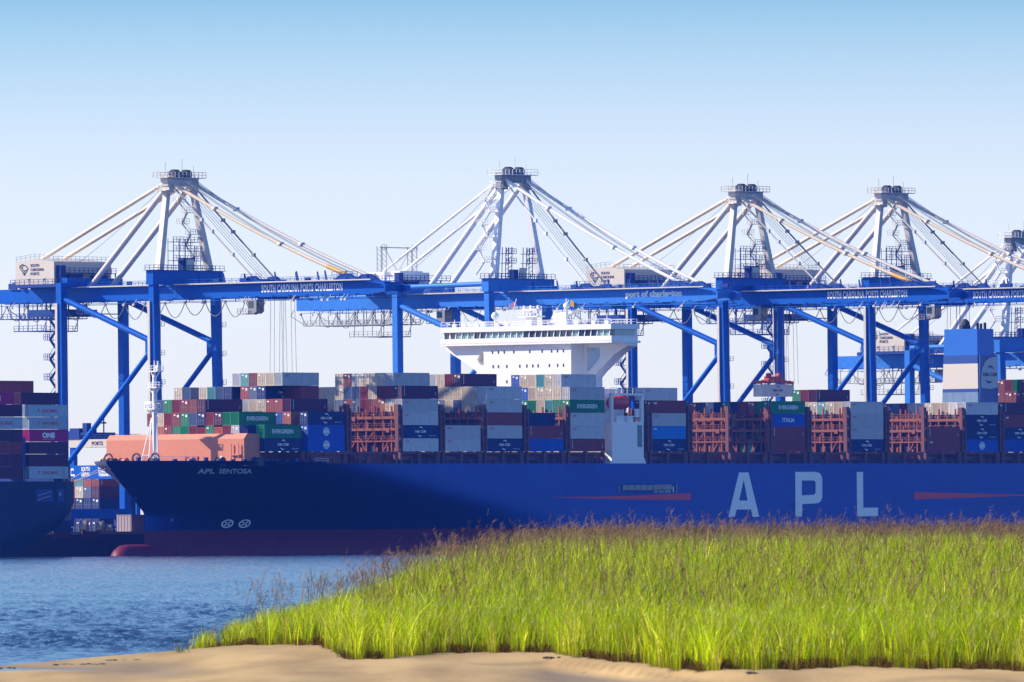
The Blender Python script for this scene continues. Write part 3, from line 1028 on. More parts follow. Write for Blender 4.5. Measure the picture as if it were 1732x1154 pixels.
# white lifeboat house on the port side
mb = MB()
U0, U1 = 71.9, 83.6
mb.box(U0 + .3, U1 - .3, .2, 12, 20.6, 29.6)
mb.prism([(U0 - .6, 19.8), (U0 + .3, 21.6), (U1 - .3, 21.6), (U1 + .6, 19.8)], 'y', .15, 6)
mb.box(U0 + .2, U0 + .8, .2, 1.0, 29.6, 36.0)
mb.box(U1 - .8, U1 - .2, .2, 1.0, 29.6, 36.0)
mb.box(U0 + .2, U1 - .2, .2, .9, 35.6, 36.1)
mb.box(U0 + .3, U1 - .3, 6, 12, 29.6, 37.2)
mb.box(U0 + 2.5, U0 + 4.9, .6, 3, 29.6, 31.0)
mb.box(U0 + 6.0, U0 + 8.3, .6, 3, 29.6, 31.0)
mb.rail((U0, .3, 36.1), (U1, .3, 36.1), 1.2, 1.8, .1)
mb.rail((U0 + .8, .5, 29.6), (U1 - .8, .5, 29.6), 1.2, 1.5, .1)
for a in (U0 + 3, U0 + 8):
    mb.beam((a, 5.5, 30), (a, 2.0, 35.4), .35, .35)
mb.box(U1 - 2.4, U1 - 1.0, .8, 1.2, 30.6, 32.6)
lh = mb.build("lifeboat_house", M['white'], ship)
mb = MB()
mb.box(U1 - 2.5, U1 - .9, .12, .24, 23.9, 28.9)
mb.build("window", mat("slot_teal", (.02, .13, .17), .3), lh)
mb = MB()
secs = [(0, .15, .3), (.4, .8, .9), (1.2, 1.25, 1.35), (3.0, 1.4, 1.5), (5.2, 1.4, 1.5), (6.6, 1.1, 1.25), (7.2, .3, .5)]
vs, n = [], 12
for x, a, b in secs:
    for i in range(n):
        th = 2 * math.pi * i / n
        vs.append((U0 + .9 + x, 2.1 + a * math.cos(th), 33.9 + b * math.sin(th) * (1.0 if math.sin(th) < 0 else 1.15)))
mb.add(vs, [(k * n + i, k * n + (i + 1) % n, (k + 1) * n + (i + 1) % n, (k + 1) * n + i) for k in range(len(secs) - 1) for i in range(n)] + [tuple(range(n)), tuple(range((len(secs) - 1) * n, len(secs) * n))])
mb.box(U0 + 5.6, U0 + 7.0, 1.3, 2.9, 35.1, 36.0)
mb.build("lifeboat", M['lifeboat'], lh, smooth=True)

# funnel
FU, FW = 231.2, 20.6
def fun_ring(z0, z1, material, name="funnel_band", parent=None):
    mb = MB()
    def taper(z):
        return (52.6 - z) / 30.0
    def R(z):
        t = taper(z)
        return (FU - .5 * t, FU + 6.2 + .9 * t, FW - .7 * t, FW + 10.0 + 1.0 * t)
    a, b = R(z0), R(z1)
    vs = [(a[0], a[2], z0), (a[1], a[2], z0), (a[1], a[3], z0), (a[0], a[3], z0), (b[0], b[2], z1), (b[1], b[2], z1), (b[1], b[3], z1), (b[0], b[3], z1)]
    mb.add(vs, [(3, 2, 1, 0), (4, 5, 6, 7), (0, 1, 5, 4), (1, 2, 6, 5), (2, 3, 7, 6), (3, 0, 4, 7)])
    return mb.build(name, material, parent or ship)
funnel = fun_ring(46.2, 52.5, M['fun_a'], "funnel")
fun_ring(44.2, 46.2, M['fun_b'], parent=funnel)
fun_ring(38.2, 44.2, mat("funnel_white", (.72, .66, .60), .5, var=.04), parent=funnel)
fun_ring(37.4, 38.2, M['fun_b'], parent=funnel)
fun_ring(20.0, 37.4, M['fun_c'], parent=funnel)
# side panel: blue with a pale rounded field and the mark
mb = MB()
mb.prism([(FU - .25, 20), (FU + 7.1, 20), (FU + 6.5, 46.2), (FU - .02, 46.2)], 'y', FW - .9, FW - .5)
mb.build("side_panel", M['fun_b'], funnel)
mb = MB()
arc = [(FU + 6.5, 38.6), (FU + 6.6, 45.9), (FU + 3.6, 45.6), (FU + 1.8, 44.6), (FU + .6, 43.0), (FU + .2, 41.4), (FU + .2, 38.4), (FU + 4, 38.1)]
mb.prism(arc, 'y', FW - 1.0, FW - .95)
mb.build("emblem_field", mat("emblem_grey", (.50, .54, .60), .5), funnel)
def swoosh(mb, fn, cx_, cz, r, flip):
    n, a0, a1 = 8, rad(200 if flip else 20), rad(330 if flip else 150)
    a0, a1 = (rad(35), rad(120)) if not flip else (rad(215), rad(300))
    vs, fs = [], []
    for i in range(n + 1):
        t = i / n
        a = a0 + (a1 - a0) * t
        th = .16 * r * math.sin(math.pi * t) * 1.6
        for rr in (r, r + th):
            vs.append(fn(cx_ + 1.3 * rr * math.cos(a) * .8, cz + rr * math.sin(a) * .9))
    fs = [(2 * i, 2 * i + 1, 2 * i + 3, 2 * i + 2) for i in range(n)]
    mb.add(vs, fs)
mb = MB()
fn = lambda a, b: (FU + 3.4 + a, FW - 1.05, 41.6 + b)
put_text(mb, "CMA CGM", lambda a, b: fn(a, b - .45), .9, bold=.03, width=5.4)
swoosh(mb, fn, 0, 0, 1.9, False)
swoosh(mb, fn, 0, 0, 1.9, True)
mb.build("lettering", M['signink'], funnel)
mb = MB()
mb.sphere((FU + 2.2, FW + 5.5, 53.2), 1.2, 1.5, 1.8)
mb.tube((FU + 2.2, FW + 5.5, 52.4), (FU + 2.2, FW + 5.5, 53.4), 1.4, 12)
for i, w in enumerate((2.6, 1.6, .4)):
    mb.tube((FU + 3.5, FW + w, 52.4), (FU + 3.5, FW + w, 54.0 - .2 * (i % 2)), .35, 8)
mb.build("exhaust_pipe", M['dark'], funnel)

# ------------------------------------------------------------------ containers
CW, CH = 2.438, 2.9
def container_mesh(L, H, door):
    mb = MB()
    e = .07
    for x in (0, L - .16):
        for y in (0, CW - .16):
            mb.box(x, x + .16, y, y + .16, 0, H)
    for y in (0, CW - .12):
        mb.box(.16, L - .16, y, y + .12, 0, .16)
        mb.box(.16, L - .16, y, y + .12, H - .11, H)
    n = max(8, int(L / .55))
    for y, s in ((.02, 1), (CW - .02, -1)):
        xs, ys = [.16], [y]
        st = (L - .32) / n
        for k in range(n):
            x = .16 + st * k
            xs += [x + st * .3, x + st * .45, x + st * .8, x + st * .95]
            ys += [y, y + s * e, y + s * e, y]
        xs.append(L - .16)
        ys.append(y)
        vs = [(a, b, .16) for a, b in zip(xs, ys)] + [(a, b, H - .11) for a, b in zip(xs, ys)]
        m = len(xs)
        mb.add(vs, [(i, i + 1, m + i + 1, m + i) for i in range(m - 1)])
    mb.add([(0.05, .05, H - .03), (L - .05, .05, H - .03), (L - .05, CW - .05, H - .03), (0.05, CW - .05, H - .03)], [(0, 1, 2, 3)])
    mb.box(0.02, .12, .16, CW - .16, 0, .14)
    mb.box(0.02, .12, .16, CW - .16, H - .13, H)
    mb.add([(L - .03, .05, .05), (L - .03, CW - .05, .05), (L - .03, CW - .05, H - .03), (L - .03, .05, H - .03)], [(0, 1, 2, 3)])
    if door:
        mb.add([(.1, .1, .1), (.1, CW - .1, .1), (.1, CW - .1, H - .1), (.1, .1, H - .1)], [(0, 3, 2, 1)])
    else:
        n, xs, ys = 8, [.03], [.16]
        st = (CW - .32) / n
        for k in range(n):
            y = .16 + st * k
            ys += [y + st * .3, y + st * .45, y + st * .8, y + st * .95]
            xs += [.03, .09, .09, .03]
        ys.append(CW - .16)
        xs.append(.03)
        m = len(xs)
        mb.add([(a, b, .14) for a, b in zip(xs, ys)] + [(a, b, H - .13) for a, b in zip(xs, ys)], [(i, m + i, m + i + 1, i + 1) for i in range(m - 1)])
    return mb.mesh("container", CM['g'])
def door_mesh(H, style):
    mb = MB()
    for y0, y1 in ((.17, CW / 2 - .015), (CW / 2 + .015, CW - .17)):
        mb.box(.03, .085, y0, y1, .15, H - .14)
        for f in (.25, .72):
            y = y0 + (y1 - y0) * f
            mb.box(-.02, .03, y - .03, y + .03, .12, H - .12, 1)
            mb.box(-.03, .03, y - .03, y + .28, 1.1, 1.18, 1)
    if style == 1:
        mb.box(-.012, .028, CW / 2 - .75, CW / 2 - .2, H - .95, H - .45, 2)
        mb.box(-.012, .028, CW / 2 + .2, CW / 2 + .75, H - .6, H - .35, 2)
    elif style == 2:
        mb.box(-.012, .028, CW - .95, CW - .35, H - .7, H - .4, 2)
    return mb.mesh("door", [CM['g'], M['steel'], M['letter']])
_cm, _dm, _lm = {}, {}, {}
def logo_mesh(kind, L, H):
    key = (kind, round(L, 1), round(H, 1))
    if key in _lm:
        return _lm[key]
    mb = MB()
    fn = lambda a, b: (L / 2 + a, -.012, b)
    c = M['letter']
    if kind in ("cma", "cmadark"):
        put_text(mb, "CMA CGM", lambda a, b: fn(a, H * .42 + b), .58, bold=.025, width=3.7)
        swoosh(mb, fn, 0, H * .5, 1.02, False)
        swoosh(mb, fn, 0, H * .5, 1.02, True)
        if kind == "cmadark":
            c = M['signink']
        elif L > 11:
            put_text(mb, "BETTER WAYS", lambda a, b: fn(a + 4.1, .45 + b), .22, bold=.0, width=2.2)
    elif kind == "ever":
        put_text(mb, "EVERGREEN", lambda a, b: fn(a, H * .34 + b), .95, bold=.025, width=min(7.0, L * .57))
    elif kind == "italia":
        put_text(mb, "ITALIA", lambda a, b: fn(a, H * .34 + b), .95, bold=.02, width=4.4)
    elif kind == "cai":
        put_text(mb, "CAI", lambda a, b: (1.0 + a, -.012, H * .70 + b), .42, bold=.03, shear=.3, align='LEFT', width=1.3)
        c = M['red']
    elif kind == "emblem":
        n = 10
        for r in range(-4, 5):
            hw = math.sqrt(max(.02, 1.05 ** 2 - (r * .23) ** 2))
            mb.box(L / 2 - hw, L / 2 + hw, -.02, -.01, H * .5 + r * .21 - .06, H * .5 + r * .21 + .06)
        put_text(mb, "APL", lambda a, b: (L / 2 + a, -.03, H * .40 + b), .6, bold=.05, width=2.4)
    elif kind == "ym":
        put_text(mb, "YANG MING", lambda a, b: fn(a + .4, H * .36 + b), .72, bold=.02, width=5.0)
        put_text(mb, "T", lambda a, b: fn(a - 3.1, H * .36 + b), .72, bold=.05, width=.8)
        c = M['red']
    elif kind == "one":
        put_text(mb, "ONE", lambda a, b: fn(a, H * .30 + b), 1.15, bold=.06, width=4.0)
        put_text(mb, "OCEAN NETWORK EXPRESS", lambda a, b: fn(a, H * .16 + b), .2, bold=.0, width=3.6)
    elif kind == "code":
        for k in range(5):
            mb.box(.75, .95, -.02, -.005, H * .82 - k * .42, H * .82 - k * .42 + .26)
        mb.box(L - 1.0, L - .8, -.02, -.005, H * .3, H * .36)
        mb.box(L - 1.0, L - .8, -.02, -.005, H * .42, H * .48)
    elif kind == "tag":
        put_text(mb, "tex", lambda a, b: (.8 + a, -.012, H * .70 + b), .5, bold=.03, align='LEFT', width=1.2)
    _lm[key] = mb.mesh("lettering", c)
    return _lm[key]

LOGO_WORDS = dict(cma="with white lettering and swoosh", cmadark="with dark lettering", ever="with white lettering", italia="with spaced white letters", cai="with small red lettering",
                  emblem="with round white emblem", ym="with red lettering", one="with big white letters", code="with white code marks", tag="with small white mark")
def container(u, w, z, c, label, group, logo=None, L=12.192, H=CH, door=None, rz=0.0):
    if door is None:
        door = random.random() < .55
    key = (round(L, 1), round(H, 1), door)
    if key not in _cm:
        _cm[key] = container_mesh(L, H, door)
    o = bpy.data.objects.new("shipping_container", _cm[key])
    COL.objects.link(o)
    o.location = W(u, w, z)
    o.rotation_euler = (0, 0, PHI + rz)
    o.material_slots[0].link = 'OBJECT'
    o.material_slots[0].material = CM[c]
    tag(o, label, "container", group)
    if door:
        st = random.choice((0, 1, 1, 2))
        dk = (round(H, 1), st)
        if dk not in _dm:
            _dm[dk] = door_mesh(H, st)
        d = bpy.data.objects.new("door", _dm[dk])
        COL.objects.link(d)
        d.parent = o
        d.material_slots[0].link = 'OBJECT'
        d.material_slots[0].material = CM[c]
    if logo:
        l = bpy.data.objects.new("lettering", logo_mesh(logo, L, H))
        COL.objects.link(l)
        l.parent = o
    return o

TIERW = ["bottom", "second", "third", "fourth", "fifth", "sixth", "seventh", "eighth"]
ORDW = ["first", "second", "third", "fourth", "fifth", "sixth", "seventh", "eighth", "ninth", "tenth", "eleventh", "twelfth", "thirteenth", "fourteenth", "fifteenth", "sixteenth", "seventeenth"]
TZ, TP = 22.86, 2.93
UP = dict(N=("n", "cma"), E=("G", "ever"), I=("B", "italia"), K=("g", "cai"), Q=("B", "emblem"), D=("d", "code"), C=("m", "code"), X=("l", "tag"), J=("m", "tag"))
def stack(bay, u, tier, first, items, L=12.192, shift=0.0):
    for i, it in enumerate(items.split()):
        if it == '.':
            continue
        small = it.endswith('-')
        it = it.rstrip('-')
        c, lg = UP.get(it, (it, None))
        r = first + i
        if tier < 4 and i > 0 and lg is None and c in "gmb" and False:
            lg = None
        cn = CONT[c][0]
        row = "at the port edge" if r == 0 else f"{ORDW[r]} in from port"
        lw = " lettered" if lg and i == 0 else ""
        lab = f"{cn}{lw} container, {TIERW[tier]} tier, {row}, {bay}"
        container(u + shift + random.uniform(-.04, .04), .38 + 2.5 * r, TZ + TP * tier, c, lab, "containers stacked on the big blue ship", lg, L, CH - (.32 if small else 0))

BN = {-3: "foremost bay", -2: "second bay from bow", 0: "third bay from bow", 1: "fourth bay from bow", 2: "fifth bay from bow", 3: "sixth bay from bow", 4: "bay before bridge",
      6: "first bay behind lifeboat", 9: "second bay behind lifeboat", 11: "third bay behind lifeboat", 13: "fourth bay behind lifeboat", 14: "fifth bay behind lifeboat", 15: "sixth bay behind lifeboat", 16: "seventh bay behind lifeboat", 17: "lit bay behind the funnel"}
PLAN = [
    (-3, 3, 8, "D m m m G u"),
    (-3, 2, 4, "E G d m n u G m m b m"),
    (-3, 1, 1, "E . N g m o- G m- m G G m o"),
    (-3, 0, 1, "N . . g"),
    (-2, 5, 4, "K b b m t g"),
    (-2, 4, 6, "N u r . n u t b . u b"),
    (-2, 3, 3, "D r r b b g"),
    (-2, 2, 1, "N . o B"),
    (-2, 1, 1, "Q"),
    (-2, 0, 1, "Q n d"),
    (0, 5, 1, "K b b b g m b"),
    (0, 4, 0, "D m m b m u u b b b"),
    (0, 3, 0, "K b o m m u m u b"),
    (0, 2, 0, "K n m d m n"),
    (0, 1, 0, "N n d m n n"),
    (0, 0, 0, "K n d n n d"),
    (1, 1, 0, "K"),
    (1, 0, 0, "K d"),
    (2, 5, 3, "D J b g"),
    (2, 4, 0, "K b b b b b"),
    (2, 3, 0, "K b b u b u"),
    (2, 2, 0, "m n d n d"),
    (2, 1, 0, "K"),
    (2, 0, 0, "N d"),
    (3, 2, 1, "n"),
    (3, 1, 0, "C"),
    (3, 0, 0, "B n"),
    (4, 5, 1, "K b t b b B"),
    (4, 4, 0, "K b b b b B"),
    (4, 3, 0, "E G t b G G"),
    (4, 2, 0, "K n"),
    (4, 1, 0, "K"),
    (4, 0, 0, "C"),
    (6, 4, 1, "K u u"),  # slate ends put the deckhouse shade into the box colour
    (6, 3, 0, "J d"),
    (6, 2, 0, "K"),
    (6, 1, 0, "X"),
    (6, 0, 0, "N"),
    (9, 3, 0, "E G m m n G n g n m G"),
    (9, 2, 0, "I n d n t . d m n u"),
    (9, 1, 0, "C G n t n G n d n n"),
    (9, 0, 0, "m n t G n d n n m n"),
    (11, 4, 4, "D J G"),
    (11, 3, 0, "K b b t b b"),
    (11, 2, 0, "K n n d n"),
    (11, 1, 0, "K n d n n"),
    (11, 0, 0, "N n n d n"),
    (13, 1, 0, "C n d n n"),
    (13, 0, 0, "J n n d n"),
    (14, 3, 0, "K w b b b u u d u n"),  # slate ends put shade into the box colour
    (14, 2, 0, "N G n n u d n n"),
    (14, 1, 0, "N"),
    (14, 0, 0, "Q"),
    (15, 3, 0, "D"),
    (15, 2, 0, "J"),
    (15, 1, 0, "N"),
    (15, 0, 0, "B"),
    (17, 5, 6, "m G m m"),
    (17, 4, 6, "m m m m"),
]
for k, t, f, items in PLAN:
    stack(BN[k], bay_u(k), t, f, items)
# twenty-footers behind the lettered forty on the second bay
for t, r in ((4, 4), (4, 5)):
    container(bay_u(-2) + 6.1, .38 + 2.5 * r, TZ + TP * t, 'm', f"short maroon container, fifth tier, {ORDW[r]} in from port, second bay from bow", "containers stacked on the big blue ship", None, 6.058, CH, False)

# ------------------------------------------------------------------ gantry cranes
RAILW, GAUGE, HALF = 57.0, 28.3, 10.25
SC_OUT = [(.0, .70), (.10, .86), (.24, .92), (.42, .96), (.52, .88), (.70, .86), (1.0, .60), (.86, .40), (.72, .22), (.56, .02), (.44, .12), (.36, .28), (.20, .46), (.08, .58)]
def state_mark(mb, fn, size):
    P = [Vector((x, y)) for x, y in SC_OUT]
    c = Vector((.5, .55))
    I = [p + (c - p).normalized() * .09 for p in P]
    n = len(P)
    vs = [fn(p.x * size, p.y * size) for p in P] + [fn(p.x * size, p.y * size) for p in I]
    mb.add(vs, [(i, (i + 1) % n, n + (i + 1) % n, n + i) for i in range(n)])
    for a, b in (((.1, .82), (.52, .40)), ((.52, .40), (.9, .52)), ((.52, .40), (.55, .06)), ((.42, .92), (.30, .55))):
        a, b = Vector(a), Vector(b)
        d = (b - a).normalized() * .035
        s = Vector((-d.y, d.x))
        mb.add([fn(*(p * size)) for p in (a - s, b - s, b + s, a + s)], [(0, 1, 2, 3)])

def crane(u, label, blue, zg, zapex, text, old=False, back=30.0, tip=64.0, load=None, cab_y=-19.0, dress=True, portal_top=None):
    c = empty("gantry_crane", W(u, RAILW, QZ), PHI)
    tag(c, label, "gantry crane", "ship to shore cranes along the quay")
    base = QZ
    def B(mb, name, m, parent=c, smooth=False):
        mb.v = [(x, y, z - base) for x, y, z in mb.v]
        o = mb.build(name, m, parent, smooth)
        if name in ("cross_tie", "boom_post", "stay_anchor", "luffing_rope", "hoist_rope", "festoon_cable", "walkway", "railing", "roof_frame", "house_gallery", "maintenance_basket", "stair", "stair_tower", "equipment_tower", "sheave", "mast_platform", "house_platform"):
            o["kind"] = "stuff"
        return o
    blue_m = blue
    gt = zg + 3.2                       # girder top
    pt = portal_top or gt + 3.3         # portal beam top
    # legs
    for sx in (-1, 1):
        mb = MB()
        mb.beam((sx * HALF + .4, -.9, QZ + 3.0), (sx * HALF, 0, pt - .3), 2.0, 1.45)
        B(mb, "leg", blue_m)
        mb = MB()
        mb.beam((sx * HALF + .2, GAUGE, QZ + 3.0), (sx * HALF, GAUGE, gt + (1.0 if sx < 0 else -.2)), 2.0, 1.6)
        B(mb, "leg", blue_m)
    if not old:
        for y in (.45, GAUGE + .5):
            mb = MB()
            mb.box(-HALF - 1.28, -HALF - .98, y - .3, y + .35, 20.6, zg - .4)
            B(mb, "leg_strip", M['offwhite'])  # pale strip down the forward legs
    # bogies
    for y in (-.9, GAUGE):
        for sx in (-1, 1):
            mb = MB()
            mb.box(sx * HALF - 3, sx * HALF + 3, y - .6, y + .6, QZ + 1.2, QZ + 3.0)
            for k in range(6):
                mb.tube((sx * HALF - 2.6 + k * 1.05, y - .25, QZ + .5), (sx * HALF - 2.6 + k * 1.05, y + .25, QZ + .5), .5, 10)
            B(mb, "bogie", M['navy'])
    # beams
    mb = MB()
    mb.box(-HALF - 1.4, HALF + 1.6, -1.1, 1.0, gt + .05, pt)
    B(mb, "portal_beam", blue_m)
    mb = MB()
    mb.box(-HALF + 1, HALF - 1, GAUGE - .9, GAUGE + .9, gt + .05, gt + 2.2)
    B(mb, "portal_beam", blue_m)
    for y in (-.9, GAUGE):
        mb = MB()
        mb.box(-HALF - 2, HALF + 2, y - .75, y + .75, QZ + 3.0, QZ + 5.2)
        B(mb, "sill_beam", blue_m)
    for sx in (-1, 1):
        mb = MB()
        mb.box(sx * HALF - .7, sx * HALF + .7, 0.2, GAUGE - .85, 17.4, 20.5)
        tb = B(mb, "tie_beam", blue_m)
        if sx < 0 and not old:
            mb = MB()
            fn = lambda a, b: (-HALF - .74, 18.6 - a, 17.9 + b)
            for x0, lines in ((-6.6, ("S.C.",)), (-2.0, ("SOUTH", "CAROLINA")), (4.4, ("PORTS AUTHORITY", "CHARLESTON", "TERMINAL"))):
                for i, t in enumerate(reversed(lines)):
                    put_text(mb, t, lambda a, b: fn(x0 + a, .1 + i * (2.4 / len(lines)) + b), 1.9 / len(lines), bold=.04, width=2.6 if len(lines) < 3 else 5.0)
            B(mb, "lettering", M['letter'], tb)["kind"] = "stuff"
    zk = zg - 10.5
    for sx in (-1, 1):
        mb = MB()
        mb.tube((sx * HALF, GAUGE - .7, zg + .6), (sx * HALF, .5, zk + 1.0), .68, 12)
        B(mb, "brace", blue_m, smooth=True)
        mb = MB()
        mb.tube((sx * HALF, .3, zk - .4), (sx * HALF, GAUGE - .8, 20.2), .6, 12)
        B(mb, "brace", blue_m, smooth=True)
        mb = MB()
        mb.prism([(0.6, zk - 2.4), (.6, zk + 2.2), (2.6, zk + 1.2), (2.6, zk - 1.6)], 'x', sx * HALF - .12, sx * HALF + .12)
        B(mb, "gusset", blue_m)
    if old:
        mb = MB()
        mb.tube((-HALF, GAUGE - .7, gt + 1.6), (-HALF, 0.7, gt + 1.9), .6, 12)
        B(mb, "tie_tube", blue_m, smooth=True)
    # girders and boom
    yb = GAUGE + back
    for sx in (-1, 1):
        mb = MB()
        mb.box(sx * 3.5 - .75, sx * 3.5 + .75, -1.5, yb, zg, gt)
        for k in range(8):
            mb.box(sx * 3.5 - .80, sx * 3.5 + .80, 1 + k * 6.8, 1.25 + k * 6.8, zg - .1, zg + .02)
        g = B(mb, "girder", blue_m)
        mb = MB()
        mb.prism([(-1.6, zg), (-1.6, gt), (-tip + 7, gt), (-tip, gt - 1.2), (-tip, zg + .6), (-tip + 5, zg)], 'x', sx * 3.5 - .75, sx * 3.5 + .75)
        bo = B(mb, "boom", blue_m)
        if sx < 0 and text:
            s, y0, y1, h, boxed = text
            mb = MB()
            if boxed:
                put_text(mb, s, lambda a, b: (sx * 3.5 - .80, -y0 - a, zg + .95 + b), h, bold=.06, align='LEFT', width=y1 - y0)
            else:
                put_text(mb, s, lambda a, b: (sx * 3.5 - .80, -y0 - a, zg + 1.0 + b), h, bold=.045, align='LEFT', width=y1 - y0, spacing=1.12)
            B(mb, "lettering", M['letter'], bo)
        mb = MB()
        mb.box(sx * 5.0 - .7, sx * 5.0 + .7, -tip + 3, -2, gt - .12, gt + .02)
        mb.rail((sx * 5.6, -tip + 3, gt), (sx * 5.6, -2, gt), 1.1, 2.2, .08)
        mb.box(sx * 5.0 - .1, sx * 5.0 + .1, -tip + 2, yb - 2, zg - .62, zg - .5)
        for k in range(int((tip + yb) / 5)):
            y = -tip + 3 + k * 5
            mb.box(sx * 5.0 - .08, sx * 5.0 + .08, y - .08, y + .08, zg - .6, zg + .1)
            mb.box(min(sx * 4.2, sx * 5.1), max(sx * 4.2, sx * 5.1), y - .08, y + .08, zg + .1, zg + .25)
        mb.rail((sx * 5.6, 2, gt), (sx * 5.6, GAUGE + 1, gt), 1.1, 2.2, .08)
        mb.box(sx * 5.0 - .7, sx * 5.0 + .7, 2, GAUGE + 1, gt - .12, gt + .02)
        B(mb, "walkway", M['navy'] if sx > 0 else blue_m)
    mb = MB()
    for y in list(np.arange(-tip + 2, yb, 10.5)):
        mb.box(-2.8, 2.8, y - .5, y + .5, zg + .7, gt - .4)
    B(mb, "cross_tie", blue_m)
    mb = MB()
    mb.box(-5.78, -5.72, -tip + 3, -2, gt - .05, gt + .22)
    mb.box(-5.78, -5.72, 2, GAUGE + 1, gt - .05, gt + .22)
    B(mb, "walkway_edging", M['offwhite'])["kind"] = "stuff"  # pale strip along the forward walkway edge
    # posts standing on the boom, stay anchors
    mb = MB()
    for y in (-8, -15.5, -31, -37.5, -46):
        for sx in (-3.5, 3.5):
            mb.beam((sx, y, gt), (sx, y + .5, gt + 2.4), .3, .5, .22, .25)
    B(mb, "boom_post", M['navy'])
    mb = MB()
    for y, l in ((-24, 3.0), (-52, 3.8)):
        for sx in (-3.5, 3.5):
            mb.prism([(y - l, gt), (y + l, gt), (y + l * .4, gt + 1.5), (y - l * .2, gt + 1.6)], 'x', sx - .5, sx + .5)
        mb.box(-4.2, 4.2, y - .5, y + .5, gt + .05, gt + .9)
        mb.rail((-4.2, y - l, gt + .9), (-4.2, y + l, gt + .9), 1.1, 1.5, .08)
    B(mb, "stay_anchor", M['navy'])
    rs = random.Random(int(u * 10))
    mb = MB()
    for k in range(26):
        y = rs.uniform(-tip + 4, yb - 3)
        x = rs.choice((-4.6, -4.4, 4.4, 2.0, -2.0))
        a, b, h = rs.uniform(.2, .5), rs.uniform(.3, 1.1), rs.uniform(.4, 1.5)
        mb.box(x - a, x + a, y - b, y + b, gt + .02, gt + h)
    B(mb, "deck_locker", M['navy'])["kind"] = "stuff"
    mb = MB()
    for k in range(14):
        y = rs.uniform(-tip + 4, yb - 3)
        mb.box(-5.5, -5.1, y - .3, y + .3, zg - 1.2, zg - .75)
        mb.beam((-5.3, y, zg - .8), (-4.2, y, zg + .2), .1, .1)
    for sx in (-1, 1):
        for k in range(6):
            z = QZ + 20 + k * 6.5
            if z < zg - 3:
                mb.box(sx * HALF + 1.0, sx * HALF + 1.5, -1.9, -.9, z, z + .12)
                mb.rail((sx * HALF + 1.5, -1.9, z + .1), (sx * HALF + 1.5, -.9, z + .1), 1.0, .8, .08)
        mb.beam((sx * HALF + 1.1, -1.0, QZ + 4), (sx * HALF + 1.05, -1.0, zg), .14, .1)
    B(mb, "floodlight", M['offwhite'])["kind"] = "stuff"
    # A frame
    wt_ = M['white'] if old else M['offwhite']
    hz = zapex - 3.6
    for sx in (-1, 1):
        mb = MB()
        mb.beam((sx * (HALF - 1.9), 0, pt - .02), (sx * 4.0, 1.2, hz + .6), 1.5, 1.5, 1.1, 1.2)
        B(mb, "mast_leg", wt_)
    mb = MB()
    mb.box(-5.2, 5.2, .1, 2.3, hz, hz + 1.8)
    mb.box(-4.9, -3.1, .0, 2.4, hz - 1.6, hz + 2.3)
    mb.box(3.1, 4.9, .0, 2.4, hz - 1.6, hz + 1.9)
    B(mb, "mast_head", M['steel'] if old else wt_)
    mb = MB()
    for x in (-1.6, 2.2):
        mb.tube((x - .8, 1.2, hz + 2.6), (x + .8, 1.2, hz + 2.6), 1.15, 12)
        mb.box(x - .9, x + .9, .6, 1.8, hz + 1.8, hz + 2.8)
    mb.box(-.6, 1.0, .2, 2.2, hz + 1.8, hz + 3.1)
    B(mb, "sheave", M['dark'])
    mb = MB()
    mb.box(-6.4, 6.4, -1.0, 3.4, hz + 1.75, hz + 1.9)
    for y in (-1.0, 3.4):
        mb.rail((-6.4, y, hz + 1.9), (6.4, y, hz + 1.9), 1.2, 1.3, .1)
    for x in (-6.4, 6.4):
        mb.rail((x, -1.0, hz + 1.9), (x, 3.4, hz + 1.9), 1.2, 1.1, .1)
    mb.box(-6.6, -4.6, -.6, 2.8, hz - 1.2, hz - 1.0)
    mb.rail((-6.6, -.6, hz - 1.0), (-6.6, 2.8, hz - 1.0), 1.2, 1.0, .1)
    for x, h in ((-4.8, 4.2), (.8, 5.2), (4.6, 3.6)):
        mb.tube((x, 1.2, hz + 1.9), (x, 1.2, hz + 1.0 + h), .07, 5)
    B(mb, "mast_platform", wt_)
    # stays
    for sx in (-1, 1):
        x0, x1 = sx * 3.6, sx * 3.5
        mb = MB()
        mb.tube((x0, 1.2, hz + .3), (x1, 25.6, gt + .1), .66, 12)
        B(mb, "back_leg", wt_, smooth=True)
        mb = MB()
        by = (41.5 if not old else 38.5)
        mb.tube((x0, 1.9, hz + .9), (x1, by, gt + 6.3 if not old else gt + 5.6), .46 if not old else .34, 10)
        B(mb, "back_stay", M['stay'] if not old else M['white'], smooth=True)
        def sag(p, q, s, n=8):
            p, q = Vector(p), Vector(q)
            return [p.lerp(q, k / n) - Vector((0, 0, s * 4 * (k / n) * (1 - k / n))) for k in range(n + 1)]
        pts = sag((x0, .4, hz + .7), (x1, -52, gt + 1.3), 1.0)
        mb = MB()
        mb.path(pts, .42, 8)
        for k in (2, 5):
            mb.box(pts[k].x - .5, pts[k].x + .5, pts[k].y - .55, pts[k].y + .55, pts[k].z - .45, pts[k].z + .45)
        B(mb, "fore_stay", (M['stay'] if sx < 0 else M['offwhite']) if not old else M['white'], smooth=True)
        mb = MB()
        a = pts[-1] + (pts[-2] - pts[-1]) * .06
        b = pts[-1] + (pts[-2] - pts[-1]) * .85
        mb.tube(a, b, .52, 8)
        if not old and sx < 0:
            B(mb, "buffer", M['yellow'])
        pts = sag((x0, .5, hz + .4), (x1, -24, gt + 1.3), .2)
        mb = MB()
        mb.path(pts, .2, 6)
        for k in (3, 4, 6):
            mb.box(pts[k].x - .34, pts[k].x + .34, pts[k].y - .38, pts[k].y + .38, pts[k].z - .38, pts[k].z + .38)
        B(mb, "fore_stay", wt_ if sx < 0 else M['steel'])
    mb = MB()
